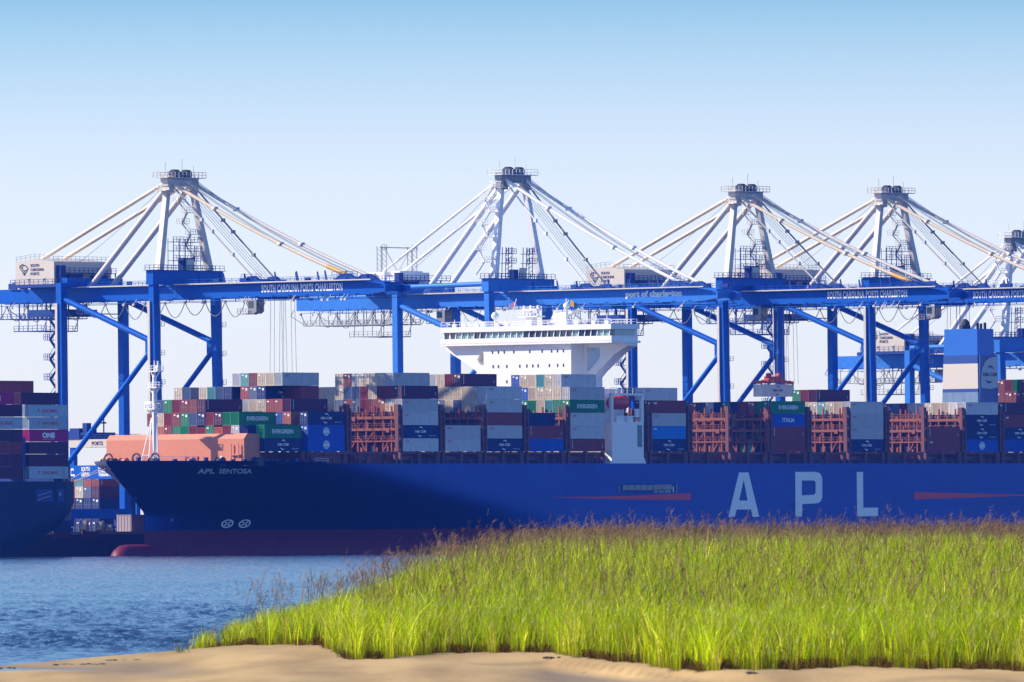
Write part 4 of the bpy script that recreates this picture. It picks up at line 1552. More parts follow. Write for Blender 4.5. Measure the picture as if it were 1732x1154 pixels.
    for x in (-2.0, -1.2, 1.2, 2.0):
        mb.path(sag((x, .2, hz + 2.4), (x, -50, gt + 1.5), 1.6), .085, 4)
    for x in (-1.5, 1.5, .5, -.5):
        mb.path(sag((x, 1.8, hz + 2.2), (x, -25, gt + .8), .3), .05, 4)
    mb.path(sag((-1, 2.2, hz + 2.2), (-1, 32, gt + 5.5), .8), .05, 4)
    B(mb, "luffing_rope", M['rope'])
    # machine house
    h0, h1 = gt + .9, gt + (6.7 if not old else 5.4)
    ya, yz = (31.2, 43.2) if not old else (30.5, 43)
    mb = MB()
    if not old or dress == 'sign':
        mb.prism([(ya, h0), (yz, h0), (yz, h1 - .7), ((ya + yz) / 2, h1), (ya, h1 - .7)], 'x', -9.5, 9.5)
    else:
        mb.box(-7.5, 8.5, ya + 4.2, yz, h0, h1)
        mb.box(-7.2, 2.0, ya, ya + 4.2, h0, h1 - 1.2)
        mb.box(-6.0, 2.0, ya + .6, ya + 3.4, h1 - 1.2, h1 + .2)
        mb.box(-8.2, -7.5, ya + 7, ya + 9, h1 - 1.4, h1 - .3)
    mh = B(mb, "machine_house", M['house'] if not old or dress == 'sign' else M['white'])
    mb = MB()
    mb.box(-10.6, 10.2, ya - 2.0, yz + .6, h0 - .75, h0 - .05)
    for y in (ya - 2.0, yz + .6):
        mb.rail((-10.6, y, h0 - .05), (10.2, y, h0 - .05), 1.1, 1.6, .09)
    mb.rail((-10.6, ya - 2, h0 - .05), (-10.6, yz + .6, h0 - .05), 1.1, 1.5, .09)
    mb.box(-4.6, 4.6, ya, yz, gt, h0 - .75)
    B(mb, "house_platform", M['navy'])
    mb = MB()
    zr = h1 - .65
    mb.rail((-9.4, ya + .2, zr), (9.4, ya + .2, zr), 1.1, 1.5, .07)
    mb.rail((-9.4, ya + .2, zr), (-9.4, (ya + yz) / 2, h1), 1.1, 1.4, .07)
    mb.rail((-9.4, (ya + yz) / 2, h1), (-9.4, yz - .2, zr), 1.1, 1.4, .07)
    if not old:
        B(mb, "railing", M['steel'], mh)
    # equipment on the waterside wall of the house
    mb = MB()
    for z in (h0 + .1, h0 + 2.4):
        mb.box(-9.0, 9.4, ya - 1.6, ya - .1, z, z + .14)
        mb.rail((-9.0, ya - 1.6, z + .14), (9.4, ya - 1.6, z + .14), 1.1, 1.5, .1)
    for x in (-9.0, -6, -2, 2, 6, 9.3):
        mb.box(x - .12, x + .12, ya - 1.6, ya - 1.4, h0, h0 + 2.6)
    mb.box(-8.8, -7.0, ya - 1.3, ya - .05, h0 + .2, h0 + 4.2)
    mb.box(-5.5, -1, ya - 1.0, ya - .05, h0 + .2, h0 + 2.2)
    mb.box(2.5, 7.5, ya - 1.0, ya - .05, h0 + .2, h0 + 2.0)
    B(mb, "house_gallery", M['navy'])
    if not old or dress == 'sign':
        mb = MB()
        xf = -9.55
        fn = lambda a, b: (xf, yz - 1.2 - a, h0 + 1.9 + b)
        state_mark(mb, lambda a, b: fn(a, b), 2.9)
        for i, t in enumerate(("PORTS", "CAROLINA", "SOUTH")):
            put_text(mb, t, lambda a, b: fn(3.5 + a, .15 + i * .95 + b), .68, bold=.03, align='LEFT', width=(2.7, 4.2, 2.7)[i])
        B(mb, "sign", M['signink'], mh)
        for y in (yz - 4.2, yz - 9.0):
            mb = MB()
            mb.box(xf - .02, xf + .03, y - .35, y + .35, h0 + .1, h0 + 1.5)
            B(mb, "door", M['offwhite'], mh)
            mb = MB()
            mb.box(xf - .05, xf + .03, y - .2, y + .2, h0 + .75, h0 + 1.3)
            B(mb, "window", M['dark'], mh)
    if old and dress != 'sign':        # frame standing on the house roof
        mb = MB()
        for x in (-6.4, -4.6, 4.4, 6.2):
            for y in (36.6, 37.9):
                mb.beam((x, y, h1 - .1), (x, y, gt + 11.5), .13, .13)
            for k in range(5):
                z = h1 + k * 1.15
                mb.beam((x, 36.6, z), (x, 37.9, z + 1.1), .08, .08)
        mb.beam((-6.4, 37, gt + 11.2), (6.2, 37, gt + 11.2), .2, .2)
        mb.beam((-4.6, 37, gt + 11), (0, 37, h1), .1, .1)
        mb.beam((4.4, 37, gt + 11), (0, 37, h1), .1, .1)
        for x in (-6.4, 4.4):
            mb.rail((x, 36.4, gt + 10.6), (x + 1.8, 36.4, gt + 10.6), 1.2, .9, .08)
        B(mb, "roof_frame", M['steel'])
    # equipment towers on the portal beam
    mb = MB()
    if old:
        for x0 in (-4.8, 2.6):
            for dx in (0, 2.2):
                for y in (-.4, .7):
                    mb.beam((x0 + dx, y, pt), (x0 + dx + .3, y, pt + 7.4), .14, .14)
            for k in range(7):
                z = pt + k * 1.05
                mb.beam((x0 + .1, -.4, z), (x0 + 2.4, -.4, z + 1.05), .09, .09)
            for z in (pt + 3.6, pt + 5.8):
                mb.box(x0 - .2, x0 + 3.3, -1, 1.2, z, z + .12)
                mb.rail((x0 - .2, -1, z + .12), (x0 + 3.3, -1, z + .12), 1.1, .9, .1)
        mb.box(-2.2, -.4, -.6, .8, pt, pt + 2.2)
    else:
        for x in (-4.4, -2.6, -.6, 1.4, 3.2, 4.6):
            for y in (-.8, .9):
                mb.beam((x, y, pt), (x, y, pt + (7.2 if x < 3 else 5.6)), .10, .10)
        for z in (pt + 2.2, pt + 4.4, pt + 6.4):
            mb.box(-4.6, 4.8, -.9, 1.0, z, z + .1)
            mb.rail((-4.6, -.9, z + .1), (4.8, -.9, z + .1), 1.1, 1.2, .09)
        mb.box(-1.2, 2.6, -.7, .8, pt, pt + 2.9)
    et = B(mb, "equipment_tower", M['navy'])
    mb = MB()
    mb.box(-.4, 2.0, -1.12, -.72, pt + .1, pt + 2.6)
    B(mb, "cabinet", M['offwhite'], et)
    mb = MB()
    for y in (-1.4, 1.3):
        mb.rail((-HALF - 1.4, y, pt), (HALF + 1.6, y, pt), 1.2, 1.5, .09)
    mb.box(-HALF - 2.0, HALF + 2.2, -1.5, 1.4, pt, pt + .08)
    B(mb, "railing", M['navy'])
    # stairs up the mast leg
    mb = MB()
    sxs = -1 if old else 1
    n = 7
    zz = [pt + 1 + k * (hz - pt - 2) / n for k in range(n + 1)]
    for k in range(n):
        f0 = (zz[k] - pt) / (hz - pt)
        f1 = (zz[k + 1] - pt) / (hz - pt)
        xo = -2.6 if not old else -2.4
        xa = sxs * ((HALF - 1.9) + (4.0 - HALF + 1.9) * f0) + xo
        xb = sxs * ((HALF - 1.9) + (4.0 - HALF + 1.9) * f1) + xo
        y0, y1 = (1.5, 3.6) if k % 2 else (3.6, 1.5)
        mb.beam((xa, y0, zz[k]), (xb, y1, zz[k + 1]), .55, .12)
        mb.beam((xa, y0, zz[k] + 1), (xb, y1, zz[k + 1] + 1), .08, .08)
        mb.box(xb - .9, xb + 1.6, y1 - .8, y1 + .8, zz[k + 1] - .1, zz[k + 1])
        mb.rail((xb - .9, y1 - .8, zz[k + 1]), (xb - .9, y1 + .8, zz[k + 1]), 1.1, .8, .09)
        mb.rail((xb - .9, y1 - .8, zz[k + 1]), (xb + 1.6, y1 - .8, zz[k + 1]), 1.1, .8, .09)
    B(mb, "stair", wt_)
    # stair tower beside the landside leg
    if not old:
        mb = MB()
        z, k = 22.0, 0
        x = -HALF
        while z < zg - 4.5:
            ya_, yb_ = (GAUGE + 1.6, GAUGE + 3.6) if k % 2 else (GAUGE + 3.6, GAUGE + 1.6)
            mb.beam((x, ya_, z), (x, yb_, z + 2.25), .7, .14)
            mb.beam((x - .4, ya_, z + 1.05), (x - .4, yb_, z + 3.3), .09, .09)
            if k % 2:
                mb.box(x - .6, x + .6, GAUGE + .8, GAUGE + 5.0, z + 2.15, z + 2.27)
                mb.rail((x - .6, GAUGE + 3.2, z + 2.3), (x - .6, GAUGE + 5.0, z + 2.3), 1.3, .6, .1)
                mb.rail((x + .6, GAUGE + 3.2, z + 2.3), (x + .6, GAUGE + 5.0, z + 2.3), 1.3, .6, .1)
            z += 2.25
            k += 1
        for y in (GAUGE + 1.0, GAUGE + 1.7):
            mb.beam((x, y, 10), (x, y, zg), .3, .3)
        for j in range(16):
            mb.beam((x, GAUGE + 1.0, 12 + j * 2.6), (x, GAUGE + 1.7, 14 + j * 2.6), .1, .1)
        B(mb, "stair_tower", M['navy'])
    # maintenance basket below the back girder
    mb = MB()
    yy0, yy1 = GAUGE + 6.5, yb - 3
    for z, xa, xb in ((zg - 3.6, yy0, yy1), (zg - 6.4, yy0 + 3, yy0 + 13)):
        for sx in (-1, 1):
            mb.beam((sx * 5.2, xa, z), (sx * 5.2, xb, z), .2, .22)
            mb.rail((sx * 5.2, xa, z), (sx * 5.2, xb, z), 1.2, 1.4, .09)
            for y in np.arange(xa, xb + .1, 2.8):
                mb.beam((sx * 5.2, y, z), (sx * 5.2, y, zg), .13, .13)
        for y in np.arange(xa, xb + .1, 4.2):
            mb.beam((-5.2, y, z), (5.2, y, z), .16, .16)
    for sx in (-1, 1):
        mb.beam((sx * 5.2, yy0 + 1, zg), (sx * 5.2, yy0 + 4, zg - 6.4), .12, .12)
        mb.beam((sx * 5.2, yy1 + 4, zg - 1.2), (sx * 5.2, yy1 - 1, zg - 3.6), .14, .14)
        mb.beam((sx * 5.2, yy1 + 4, zg - 1.2), (sx * 5.2, yb, zg + .2), .14, .14)
    if not old:
        mb.box(-5.6, 5.4, GAUGE + 3.5, GAUGE + 15, zg - 3.2, zg - 1.6)
        mb.box(-6.2, 6.2, GAUGE - 4.2, GAUGE - .9, zg - 2.8, zg - 2.65)
        mb.rail((-6.2, GAUGE - 4.2, zg - 2.65), (-6.2, GAUGE - .9, zg - 2.65), 1.2, .7, .1)
        for y in np.arange(GAUGE - 4.2, GAUGE - .8, .8):
            mb.beam((-6.2, y, zg - 2.6), (-6.2, y, zg), .09, .09)
    B(mb, "maintenance_basket", M['navy'] if not old else M['steel'])
    # festoon cable loops
    mb = MB()
    y = yb - 2
    k = 0
    step = 6.1 if not old else 5.7
    while y > (cab_y + 3.5):
        dep = 3.0 + .6 * ((k * 37) % 5) / 4
        P = [(-5.0, y - step * t, zg - .7 - dep * 4 * t * (1 - t) * (1.0)) for t in np.linspace(0, 1, 11)]
        mb.path(P, .10, 4)
        if old:
            P = [(5.0, y - 2 - step * t, zg - .7 - (dep - .9) * 4 * t * (1 - t)) for t in np.linspace(0, 1, 11)]
            mb.path(P, .07, 4)
        mb.box(-5.2, -4.8, y - .25, y + .25, zg - 1.1, zg - .6)
        y -= step
        k += 1
    B(mb, "festoon_cable", M['cable'])
    # trolley, cab, ropes
    mb = MB()
    mb.box(-3.2, 3.2, cab_y - 3.5, cab_y + 3.5, zg - .5, zg + .6)
    for x in (-2.4, 2.4):
        for y in (cab_y - 2, cab_y + 2):
            mb.tube((x - .2, y, zg + .6), (x + .2, y, zg + .6), .6, 10)
    tr = B(mb, "trolley", M['navy'])
    mb = MB()
    mb.prism([(cab_y + .8, zg - .6), (cab_y + 3.4, zg - .6), (cab_y + 3.4, zg - 3.7), (cab_y + 1.6, zg - 3.7), (cab_y + .8, zg - 3.2)][::-1], 'x', -6.6, -4.0)
    mb.box(-7.2, -3.8, cab_y + 3.4, cab_y + 6.0, zg - 3.8, zg - 3.65)
    mb.rail((-7.2, cab_y + 3.4, zg - 3.65), (-7.2, cab_y + 6, zg - 3.65), 1.1, .8, .1)
    cb = B(mb, "operator_cab", M['steel'], tr)
    mb = MB()
    mb.box(-6.66, -6.6, cab_y + 1.7, cab_y + 3.2, zg - 2.4, zg - .9)
    mb.box(-6.3, -4.3, cab_y + .74, cab_y + .8, zg - 2.8, zg - .9)
    B(mb, "window", M['glass'], tr)
    if load:
        zl = load
        mb = MB()
        for x in (-3, -1.5, 1.5, 3):
            for y in (cab_y - 2.6, cab_y + .2):
                mb.tube((x, y, zl), (x * .8, y, zg), .05, 4)
        B(mb, "hoist_rope", M['rope'])
    c['zg'] = zg
    del c['zg']
    return c

T1 = ("SOUTH CAROLINA PORTS CHARLESTON", 27.2, 51.4, 1.75, False)
crane(-9.3, "gantry crane at far left with boom over the bow and dangling ropes", M['crane'], 57.6, 86.8, T1, load=36.0, cab_y=-28.5)
crane(105.6, "faded blue gantry crane with white mast behind the ship's bridge", M['crane2'], 57.3, 89.6, ("port of charleston", 36.5, 53.4, 1.75, True), old=True, cab_y=16, tip=64, back=37.0, portal_top=63.6)
crane(190.4, "gantry crane lowering a pale container by a red spreader", M['crane'], 58.3, 87.2, ("SOUTH CAROLINA PORTS CHARLESTON", 27.2, 51.4, 1.75, False), load=39.5, cab_y=-9.5)
crane(245.6, "gantry crane nearest the funnel with boom reaching the right edge", M['crane'], 59.0, 87.8, ("SOUTH CAROLINA PORTS CHARLESTON", 27.2, 51.4, 1.75, False), load=35.5, cab_y=-18)
crane(296.0, "lower crane with white mast at the right edge behind the funnel", M['crane2'], 44.6, 77.8, None, old=True, cab_y=20, dress='sign', portal_top=51.6)

# ------------------------------------------------------------------ hanging container with spreader
HX, HYW, HZ = 190.4 - 6.1, RAILW - 8.2, 36.5
container(HX, HYW, HZ, 'w', "pale container with dark lettering hanging in the air from a red spreader", "", "cmadark", 12.192, CH, False)
sp = empty("spreader", W(190.4, HYW + 1.2, HZ + CH), PHI)
tag(sp, "red container spreader hanging above the pale lifted container", "spreader")
mb = MB()
mb.box(-6.0, 6.0, -.5, .5, .35, .9)
mb.box(-6.05, -5.6, -1.2, 1.2, .1, .8)
mb.box(5.6, 6.05, -1.2, 1.2, .1, .8)
mb.box(-3.4, 3.4, -1.0, 1.0, .3, 1.1)
mb.build("beam", M['skin_red'], sp)
mb = MB()
mb.box(-2.6, 2.6, -.8, .8, 1.1, 1.9)
for x in (-1.8, 1.8):
    mb.tube((x, -.5, 2.2), (x, .5, 2.2), .55, 10)
mb.build("head_block", M['skin_red'], sp)
mb = MB()
for x in (-5.9, 5.9):
    for y in (-1.1, 1.1):
        mb.box(x - .15, x + .15, y - .15, y + .15, -.15, .3)
mb.build("twist_lock", M['steel'], sp)

# ------------------------------------------------------------------ neighbouring ship, stern only
ls = empty("container_ship", ORIGIN, PHI)
tag(ls, "dark ship at the left edge showing its rounded stern", "container ship")
LST, LB, LD = -107.0, 42.0, 16.3
mb = MB()
secs = []
US = [0, -.6, -1.6, -3, -5, -8, -12, -17, -24, -34, -48, -70, -110, -190]
for du in US:
    t = min(1, -du / 34.0)
    zb = 9.2 - 11.4 * (t ** .62)
    inset = .5 * max(0, 1 + du / 3.0) if du > -3 else 0
    rows = []
    for k in range(13):
        f = k / 12.0
        z = zb + (LD - zb) * f
        sq = (1 - (1 - min(1, f * 1.7)) ** 3.2)
        narrow = 1 - (1 - sq) * (.07 * (1 - .6 * t))
        rows.append((LST + du - (1 - sq) * 1.2 * (1 - t), LB / 2 - (LB / 2 - inset) * narrow, LB / 2 + (LB / 2 - inset) * narrow, z))
    secs.append(rows)
n = 13
for s in (1, 2):
    vs = [(r[0], r[s], r[3]) for rows in secs for r in rows]
    fs = [(i * n + k, i * n + k + 1, (i + 1) * n + k + 1, (i + 1) * n + k) for i in range(len(US) - 1) for k in range(n - 1)]
    mb.add(vs, fs if s == 1 else [f[::-1] for f in fs])
r = secs[0]
mb.add([(a[0], a[1], a[3]) for a in r] + [(a[0], a[2], a[3]) for a in r], [(k, n + k, n + k + 1, k + 1) for k in range(n - 1)])
mb.add([(rows[0][0], rows[0][s], rows[0][3]) for rows in secs for s in (1, 2)], [(2 * i, 2 * i + 1, 2 * i + 3, 2 * i + 2) for i in range(len(US) - 1)])
mb.add([(rows[-1][0], rows[-1][s], rows[-1][3] - .9) for rows in secs for s in (1, 2)], [(2 * i, 2 * i + 1, 2 * i + 3, 2 * i + 2) for i in range(len(US) - 1)])
mb.build("hull", M['lhull'], ls, smooth=False)
mb = MB()
for u0, u1 in ((-119.5, -114.2), (-112.8, -110.6)):
    mb.box(u0, u1, -.05, .06, 11.9, 14.6)
mb.build("side_opening", M['navy'], ls)
mb = MB()
mb.beam((-119.2, -.1, 12.3), (-115.0, -.1, 13.2), .12, .18)
mb.beam((-119.0, -.1, 13.2), (-115.0, -.1, 14.1), .12, .18)
mb.box(-112.3, -111.6, -.1, 0, 13.2, 14.0)
mb.build("chain", M['steel'], ls)
mb = MB()
mb.rail((-109.5, .6, LD), (-107.2, .6, LD), 1.1, .8, .1)
for u in (-110.2, -122.4, -108.4):
    for k in range(8):
        mb.box(u - .35, u + .35, .5, .62, LD + k * .35, LD + k * .35 + .1)
    mb.box(u - .42, u - .32, .5, .62, LD, LD + 2.9)
    mb.box(u + .32, u + .42, .5, .62, LD, LD + 2.9)
mb.build("ladder", M['steel'], ls)
mb = MB()
mb.box(-124.5, -121.8, .8, 40, LD, LD + 9.5)
mb.box(-108.6, -107.9, .8, 40, LD, LD + 4.5)
mb.build("lashing_bridge", M['navy'], ls)

LTZ, LTP, LH = 16.9, 2.66, 2.6
LBAY = {0: (-121.0, "stern bay"), 1: (-135.3, "second bay"), 2: (-149.6, "third bay")}
LPLAN = [(0, 0, 0, "ym:y d"), (0, 1, 0, "d"), (0, 2, 0, "d"), (0, 3, 0, "one:p"), (0, 4, 0, "ym:y"), (0, 5, 0, "ym:y"), (0, 6, 1, "d"), (0, 7, 4, "m"), (1, 0, 0, "d"), (1, 1, 0, "d"), (1, 2, 0, "m"), (1, 3, 0, "d"), (1, 4, 0, "ym:y"), (1, 5, 0, "d"), (1, 6, 1, "one:p")]
for b, t, f, items in LPLAN:
    u, bn = LBAY[b]
    for i, it in enumerate(items.split()):
        if it == ".":
            continue
        lg, c = (it.split(":") + [None])[:2] if ":" in it else (None, it)
        r_ = f + i
        row = "at the port edge" if r_ == 0 else f"{ORDW[r_]} in from port"
        lw = {"ym": " red lettered", "one": " white lettered"}.get(lg, "")
        container(u, .5 + 2.5 * r_, LTZ + LTP * t, c, f"{CONT[c][0]}{lw} container, {TIERW[t]} tier, {row}, {bn} of left ship", "containers on the dark ship at left", lg, 12.192, LH, it in ("o",))

# ------------------------------------------------------------------ quay side things
def quay_stack():
    spec = [("G", 0), ("r", 1)]
    u, w = at(168, 848, 96)[0], 96.0
    cols = [["n", "n", "n", "u", "r"], ["n", "n", "n", "b", "t"], ["n", "d", "n", "m", "r"]]
    for j, col in enumerate([["n", "n", "n", "d", "C"], ["n", "d", "n", "u", "r"], ["n", "n", "n", "b", "t"], ["n", "n", "d", "m", "r"]]):
        for t, ch in enumerate(col):
            c, lg = UP.get(ch, (ch, None))
            if ch in "nd" and False:
                continue
            container(u, w + 2.55 * j, QZ + 2.6 * t - .0, c, f"{CONT[c][0]} container, {TIERW[t]} tier, {ORDW[j]} column of the quay stack between the ships", "containers stacked on the quay between the ships", lg, 12.192, 2.59, True)
quay_stack()
for k in (8,):
    u0 = -150 + k * 13.6
    for t in range(2 if k % 3 else 3):
        c = "ndnunddnu"[(k * 2 + t) % 9]
        container(u0, 74, QZ + 2.6 * t, c, f"{CONT[c][0]} container on the quay, {TIERW[t]} tier, beneath and behind the quay stack", "containers in the long quay row", None, 12.192, 2.59, True)

# rubber tyred yard crane behind the bow
yu, yw = at(150, 757, 118)[0], 118.0
rt = empty("yard_crane", W(yu, yw, QZ), PHI)
tag(rt, "yard gantry crane with white girder seen between the two ships", "yard crane")
mb = MB()
mb.box(-.8, .8, -9, 14, 19.6, 21.4)
mb.box(7.2, 8.8, -9, 14, 19.6, 21.4)
mb.build("girder", M['house'], rt)
for x in (0, 8):
    for y in (12.2, -7.5):
        mb = MB()
        mb.beam((x, y, 1.2), (x, y, 19.6), 1.2, 1.3)
        mb.build("leg", M['crane'], rt)
mb = MB()
mb.box(-1, 9, 2, 9, 21.45, 22.4)
mb.box(0, 6, 3.0, 6.0, 22.4, 24.0)
mb.box(2, 5, 6.5, 8.5, 22.4, 23.4)
mb.box(.5, 2, 1.0, 2.4, 22.4, 25.2)
mb.tube((3, -2, 21.4), (3, -2, 26.4), .18, 6)
mb.box(2.4, 3.6, -2.3, -1.7, 25, 25.4)
mb.box(-.6, 8, -1, 2, 21.45, 23.0)
for y in (-8, 10):
    mb.rail((-.8, y, 21.4), (8.8, y, 21.4), 1.1, 1.5, .1)
mb.rail((-.8, -9, 21.4), (-.8, 14, 21.4), 1.1, 1.5, .1)
mb.build("trolley", M['navy'], rt)
mb = MB()
put_text(mb, "PORTS", lambda a, b: (-.85, -3.5 - a, 20.0 + b), .9, bold=.03)
mb.build("lettering", M['signink'], rt)
for x in (0, 8):
    for y in (12.2, -7.5):
        mb = MB()
        mb.tube((x - 1.6, y - .3, .62), (x - 1.6, y + .3, .62), .6, 12)
        mb.tube((x + 1.6, y - .3, .62), (x + 1.6, y + .3, .62), .6, 12)
        mb.box(x - 2.2, x + 2.2, y - .45, y + .45, 1.0, 1.6)
        mb.build("wheel", M['dark'], rt)
# fenders and bollards on the quay edge
for k in range(8):
    mb = MB()
    u = -112 + k * 9.5
    mb.box(-2.6, 2.6, -.7, 0, -1.4, .3)
    mb.box(-2.9, 2.9, -.9, -.7, -1.3, .1)
    o = mb.build("fender", M['fender'])
    o.location, o.rotation_euler = W(u, 53.5, QZ - .2), (0, 0, PHI)
    tag(o, f"plum fender panel on the wharf edge, {ORDW[k]} from the left", "fender", "fender panels along the wharf")
bol = None
for k in range(7):
    u = -104 + k * 6.1
    mb = MB()
    mb.tube((0, 0, 0), (0, 0, .7), .32, 10)
    mb.tube((0, 0, .7), (0, 0, .95), .55, 10, .5)
    mb.box(-.5, .5, -.5, .5, 0, .08)
    o = mb.build("bollard", M['hivis'] if k == 1 else M['stay'])
    o.location = W(u, 54.6, QZ)
    tag(o, "bright yellow bollard on the wharf edge between the ships" if k == 1 else f"pale bollard on the wharf edge, {ORDW[k]} from the left", "bollard", "bollards along the wharf edge")
mb = MB()
mb.box(-3.0, 3.0, -2.2, 2.2, 0, 3.6)
mb.box(-3.1, 3.1, -2.3, 2.3, 3.6, 3.75)
for k in range(5):
    mb.box(-3.06, -3.0, -1.9 + k * .9, -1.7 + k * .9, .1, 3.5)
sh = mb.build("site_cabin", mat("cabin_mauve", (.36, .28, .30), .6, var=.2))
uu = at(228, 895, 57)[0]
sh.location, sh.rotation_euler = W(uu, 57.5, QZ), (0, 0, PHI)
tag(sh, "mauve grey cabin on the wharf beside the ship's stem", "cabin")
for k, (px, s) in enumerate(((145, 1.0), (172, .9), (188, .6))):
    u = at(px, 895, 56)[0]
    mb = MB()
    mb.tube((0, -.7 * s, 1.3 * s), (0, .7 * s, 1.3 * s), 1.2 * s, 14)
    mb.tube((0, -.8 * s, 1.3 * s), (0, -.7 * s, 1.3 * s), 1.5 * s, 14)
    mb.tube((0, .7 * s, 1.3 * s), (0, .8 * s, 1.3 * s), 1.5 * s, 14)
    mb.box(-1.0 * s, 1.0 * s, -1.0 * s, -.82 * s, 0, 1.4 * s)
    mb.box(-1.0 * s, 1.0 * s, .82 * s, 1.0 * s, 0, 1.4 * s)
    o = mb.build("cable_reel", M['steel'])
    o.location, o.rotation_euler = W(u, 56.5, QZ), (0, 0, PHI + .5)
    tag(o, ("largest pale cable reel on the wharf between the ships", "middle pale cable reel on the wharf between the ships", "smallest pale cable reel on the wharf, nearest the bow")[k], "cable reel", "cable reels on the wharf")
# mooring lines from the bow
for k, (a, b) in enumerate((((TIP + 1.6, HB + 3.0, 19.4), (-92, 54.6, QZ + .8)), ((TIP + 1.2, HB + 1.5, 19.2), (-98, 54.6, QZ + .8)), ((TIP + 4.5, HB + 9.0, 19.6), (-86, 54.6, QZ + .8)))):
    mb = MB()
    a, b = Vector(a), Vector(b)
    mb.path([a.lerp(b, t) - Vector((0, 0, 1.2 * 4 * t * (1 - t))) for t in np.linspace(0, 1, 9)], .09, 5)
    o = mb.build("mooring_line", M['stay'])
    o.location, o.rotation_euler = ORIGIN, (0, 0, PHI)
    tag(o, ("upper pale mooring line from the bow tip to the wharf", "longest pale mooring line from the bow tip to the wharf", "short pale mooring line from the bow flare to the wharf")[k], "mooring line", "mooring lines off the bow")

# ------------------------------------------------------------------ marsh grass
def leaf_mat(name, rough, trans):
    m = bpy.data.materials.new(name)
    m.use_nodes = True
    nt = m.node_tree
    nt.nodes.clear()
    out = nt.nodes.new("ShaderNodeOutputMaterial")
    at_ = nt.nodes.new("ShaderNodeAttribute")
    at_.attribute_name = "tint"
    di = nt.nodes.new("ShaderNodeBsdfDiffuse")
    tr = nt.nodes.new("ShaderNodeBsdfTranslucent")
    gl = nt.nodes.new("ShaderNodeBsdfGlossy")
    gl.inputs["Roughness"].default_value = rough + .1
    gl.inputs["Color"].default_value = (1, 1, .95, 1)
    m1 = nt.nodes.new("ShaderNodeMixShader")
    m1.inputs[0].default_value = trans
    m2 = nt.nodes.new("ShaderNodeMixShader")
    m2.inputs[0].default_value = .0
    nt.links.new(at_.outputs["Color"], di.inputs["Color"])
    nt.links.new(at_.outputs["Color"], tr.inputs["Color"])
    nt.links.new(di.outputs[0], m1.inputs[1])
    nt.links.new(tr.outputs[0], m1.inputs[2])
    nt.links.new(m1.outputs[0], m2.inputs[1])
    nt.links.new(gl.outputs[0], m2.inputs[2])
    nt.links.new(m2.outputs[0], out.inputs[0])
    return m

def blades_object(name, base, height, width, lean, bend, tint, tipwidth, material, segs=3):
    """ribbon blades: base (n,3), height, width, lean (n,2) horizontal tip offset"""
    n = len(base)
    face = RNG.uniform(0, 2 * math.pi, n)
    side = np.stack([np.cos(face), np.sin(face) * .6, np.zeros(n)], -1)
    ts = np.linspace(0, 1, segs + 1)
    vs = []
    for t in ts:
        c = base + np.stack([lean[:, 0] * t ** bend, lean[:, 1] * t ** bend, height * (t - .18 * t ** 3 * bend / 2)], -1)
        wd = width * (1 - (1 - tipwidth) * t ** 1.6)
        vs += [c - side * wd[:, None] / 2, c + side * wd[:, None] / 2]
    V = np.stack(vs, 1)                     # n, 2(segs+1), 3
    k = 2 * (segs + 1)
    off = (np.arange(n) * k)[:, None]
    quads = np.array([[2 * i, 2 * i + 1, 2 * i + 3, 2 * i + 2] for i in range(segs)])
    Q = (off[:, :, None] + quads[None]).reshape(-1, 4)
    me = bpy.data.meshes.new(name)
    me.vertices.add(n * k)
    me.vertices.foreach_set("co", V.reshape(-1).astype(np.float32))
    me.loops.add(Q.size)
    me.loops.foreach_set("vertex_index", Q.ravel().astype(np.int32))
    me.polygons.add(len(Q))
    me.polygons.foreach_set("loop_start", np.arange(0, Q.size, 4, dtype=np.int32))
    me.update(calc_edges=True)
    ca = me.color_attributes.new("tint", 'FLOAT_COLOR', 'POINT')
    col = np.ones((n, k, 4), np.float32)
    col[:, :, :3] = tint[:, None, :] if tint.ndim == 2 else tint
    ca.data.foreach_set("color", col.ravel())
    me.materials.append(material)
    o = bpy.data.objects.new(name, me)
    COL.objects.link(o)
    return o

def scatter(n, near_frac, xlim=(-10.5, 24)):
    X = RNG.uniform(*xlim, n * 2)
    near = RNG.random(n * 2) < near_frac
    d = np.where(near, RNG.exponential(9, n * 2), RNG.uniform(0, 235, n * 2))
    # farther out the frame is wider
    Y = front_edge(X) + d + RNG.normal(0, .5, n * 2)
    spread = np.where(near, 1.0, np.clip(Y / 290, 1, 1.7))
    X = X * spread
    ok = (X > left_edge(Y) + np.where(Y > 296, .9, .5) + RNG.exponential(.35, n * 2)) & (Y > front_edge(X) + RNG.normal(0, .35, n * 2) - (RNG.random(n * 2) < .04) * RNG.uniform(0, 3, n * 2)) & (Y < 500)
    clump = np.sin(X * 2.1 + np.sin(Y * .35) * 2) * np.sin(Y * .8 + X * .9)
    ok &= RNG.random(n * 2) < .62 + .38 * clump
    hole = np.sin(X * 5.3 + 2 * np.sin(X * 1.7)) + .8 * np.sin(X * 11.9 + Y * .7) + .6 * np.sin(Y * 1.9 + X * 2.3)
    ok &= (d > 14) | (hole > .55 - d * .14) | (RNG.random(n * 2) < .05)
    X, Y = X[ok][:n], Y[ok][:n]
    return X, Y

